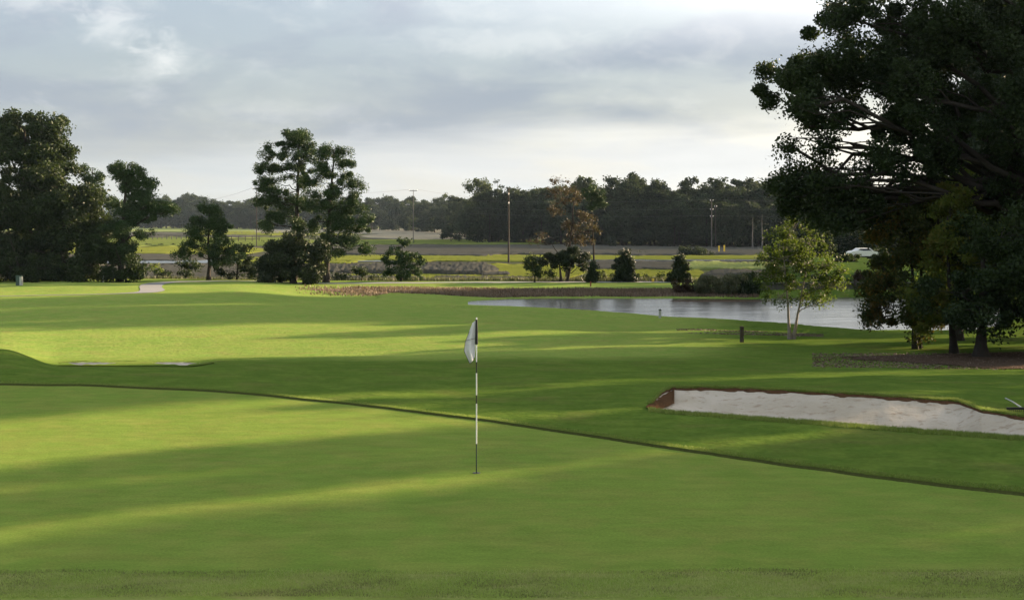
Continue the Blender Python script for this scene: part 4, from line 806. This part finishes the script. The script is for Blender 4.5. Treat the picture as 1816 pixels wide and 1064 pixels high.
# vehicles glimpsed across the pond
def car(px, D, z, label, L, H, rot, mt='white'):
    x, y = XY(px, D); r = empty('parked_car', (x, y, z), label, 'car'); r.rotation_euler = (0, 0, rot)
    prof = [(-.5, .3), (-.5, .62), (-.44, .72), (-.30, .76), (-.18, 1), (.18, 1), (.30, .74), (.46, .66), (.5, .5), (.5, .3)]
    n = len(prof); V = [(a*L, s_*(.8 if b < .8 else .66), b*H) for s_ in (-1, 1) for a, b in prof]
    Fc = [tuple(range(n)), tuple(range(2*n-1, n-1, -1))]+[(i, (i+1) % n, n+(i+1) % n, n+i) for i in range(n)]
    mesh('body', V, Fc, M[mt], r, False)
    mb = MB()
    for s_ in (-1, 1): mb.add(np.array([(-.26*L, s_*.79, .77*H), (.25*L, s_*.79, .77*H), (.15*L, s_*.70, .95*H), (-.16*L, s_*.70, .95*H)]), np.array([[0, 1, 2, 3]]))
    mb.build('window', M['glass'], r, False)
    for a in (-.31, .31):
        for s_ in (-1, 1): mb = MB(); mb.tube([(a*L, s_*.66, .32), (a*L, s_*.84, .32)], .32, 14); mb.build('wheel', M['tyre'], r)
car(1530, 158, -1.15, 'white parked car beyond the pond, glimpsed under the oak leaves', 3.3, 1.25, .1)
# raised grass bank and timber bulkhead beyond the pond at the right
bx = np.linspace(1340, 2300, 90); V = []
prof_b = [(98.5, -2.0), (100, -1.75), (103, -1.35), (108, -1.05), (116, -.85), (135, -.8), (150, -1.0), (170, -1.25), (185, -2.6)]
pr = np.array(prof_b); R = []
for D, z in prof_b:
    e = np.clip((bx-1340)/110, 0, 1); e = e*e*(3-2*e); V.append(np.stack([(bx-CX)/F*D, np.full(90, D), np.where(e > 0, -2.6+(z+2.6)*e, -2.6)+.04*fbm(bx/20, bx*0+D, 3, 3)], 1))
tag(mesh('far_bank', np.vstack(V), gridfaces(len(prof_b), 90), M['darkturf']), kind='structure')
bh = empty('bulkhead', (*XY(1440, 97.5), -1.9), 'weathered grey timber retaining wall along the far side of the pond', 'retaining wall')
xa, xb = (1345-1440)/F*97.5, (1800-1440)/F*97.5
mb = MB()
for i in range(60): mb.box((xa+(xb-xa)*(i+.5)/60, rr.uniform(-.02, .02), .42+rr.uniform(-.04, .04)), ((xb-xa)/60*.47, .04, .5))
mb.build('planking', M['greywood'], bh, False)
mb = MB(); mb.box(((xa+xb)/2, -.08, .95), ((xb-xa)/2, .12, .05)); mb.build('cap_rail', M['greywood'], bh, False)
for i in range(9):
    mb = MB(); mb.tube([(xa+(xb-xa)*i/8, -.2, -.3), (xa+(xb-xa)*i/8, -.2, 1.15)], .11, 8); mb.build('pile', M['wood'], bh)
# mud bar in the pond
mbx = np.linspace(1186, 1370, 60); A = []
for dd, z_ in [(-.5, -.05), (-.25, .05), (.1, .07), (.5, -.05)]:
    e = np.sqrt(np.clip(1-np.abs((mbx-1278)/92)**3, 0, 1)); D = 90.4+dd*e+.15*vnoise(mbx/12, mbx*0, 2); A.append(np.stack([(mbx-CX)/F*D, D, PONDZ+z_*e], 1))
tag(mesh('mud_bar', np.vstack(A), gridfaces(4, 60), M['mulch']), kind='structure')
# ------------------------------------------------------------------ grass blades, tufts and litter (uncountable)
def blades(name, X, Y, h, w_, mat, lean=.35, seed=1, zf=G, label=None):
    rng = np.random.default_rng(seed); n = len(X); Z = zf(X, Y); a = rng.random(n)*2*pi; hh = h*(.5+rng.random(n)); ln = hh*lean*rng.normal(size=n)
    dx, dy = np.cos(a), np.sin(a); b = rng.random(n)*2*pi
    w2 = w_*(.6+.8*rng.random(n))/2
    v0 = np.stack([X-dx*w2, Y-dy*w2, Z-.005], 1); v1 = np.stack([X+dx*w2, Y+dy*w2, Z-.005], 1)
    tip = np.stack([X+np.cos(b)*ln, Y+np.sin(b)*ln, Z+hh], 1)
    return tag(mesh(name, np.stack([v0, v1, tip], 1).reshape(-1, 3), np.arange(3*n).reshape(-1, 3), M[mat], smooth=False), kind='stuff')
rng = np.random.default_rng(77)
def scat(n, px0, px1, d0, d1):
    D = rng.uniform(d0, d1, n); px = rng.uniform(px0, px1, n); return (px-CX)/F*D, D
X, Y = scat(70000, -60, 1876, 12.4, 14.6); px = CX+F*X/Y; k_ = Y < Dn(px)-.005+rng.exponential(.09, len(Y))*(rng.random(len(Y)) > .4); blades('rough_grass', X[k_], Y[k_], .015, .007, 'frontblade', 1.1, 1)
X, Y = scat(26000, -60, 1876, 0, 1); px = rng.uniform(-60, 1876, 26000); Y = De(px)+.055+rng.random(26000)**2*.3; X = (px-CX)/F*Y; blades('collar_grass', X, Y, .020, .009, 'blade', .5, 2)
px = rng.uniform(1150, 1990, 30000); Y = np.interp(px, bp, bf)+.02+rng.random(30000)**2*.5; X = (px-CX)/F*Y; blades('bunker_fringe_grass', X, Y, .055, .014, 'blade', .5, 3)
px = rng.uniform(1150, 1990, 24000); Y = np.interp(px, bp, bn)+.06-rng.random(24000)**2*.45; X = (px-CX)/F*Y; blades('bunker_fringe_grass', X, Y, .045, .012, 'blade', .5, 4)
X, Y = scat(34000, 520, 1345, 93.0, 98.4); pq = CX+F*X/Y; k_ = T(X, Y) > PONDZ+.03; k_ &= rng.random(len(X)) < np.clip((pq-520)/220, 0, 1)*(.35+.65*(fbm(X/2.5, Y/1.2, 3, 8) > -.15)); blades('bank_grass', X[k_], Y[k_], .15, .08, 'dryblade', .7, 5)
X, Y = scat(6000, 1440, 2000, 38.8, 46); blades('fallen_leaves', X, Y, .03, .07, 'deadleaf', 1.2, 6)
X, Y = scat(2600, 1200, 1460, 57.6, 61.0); q9 = fbm(X/1.6, Y/.8, 3, 4) > .15; X = X[q9]; Y = Y[q9]; blades('fallen_leaves', X, Y, .03, .08, 'deadleaf', 1.2, 7)
# long grasses along the edge of the high ground above the marsh
X, Y = scat(30000, -100, 1240, 107.5, 114); blades('edge_grass', X, Y, .30, .09, 'reedleaf', .5, 8)
# ------------------------------------------------------------------ haze
hb = MB(); hb.box((0, 1180, 22), (1500, 1300, 26.5)); hz = hb.build('haze', None, None, False)
hm = bpy.data.materials.new('haze'); hm.use_nodes = True; gh = NT(hm.node_tree)
pv = gh.n('ShaderNodeVolumePrincipled', Color=(.62, .80, 1.0, 1), Density=.00006); gh.n('ShaderNodeOutputMaterial', Volume=pv.outputs[0])
hz.data.materials.clear(); hz.data.materials.append(hm); tag(hz, kind='stuff')
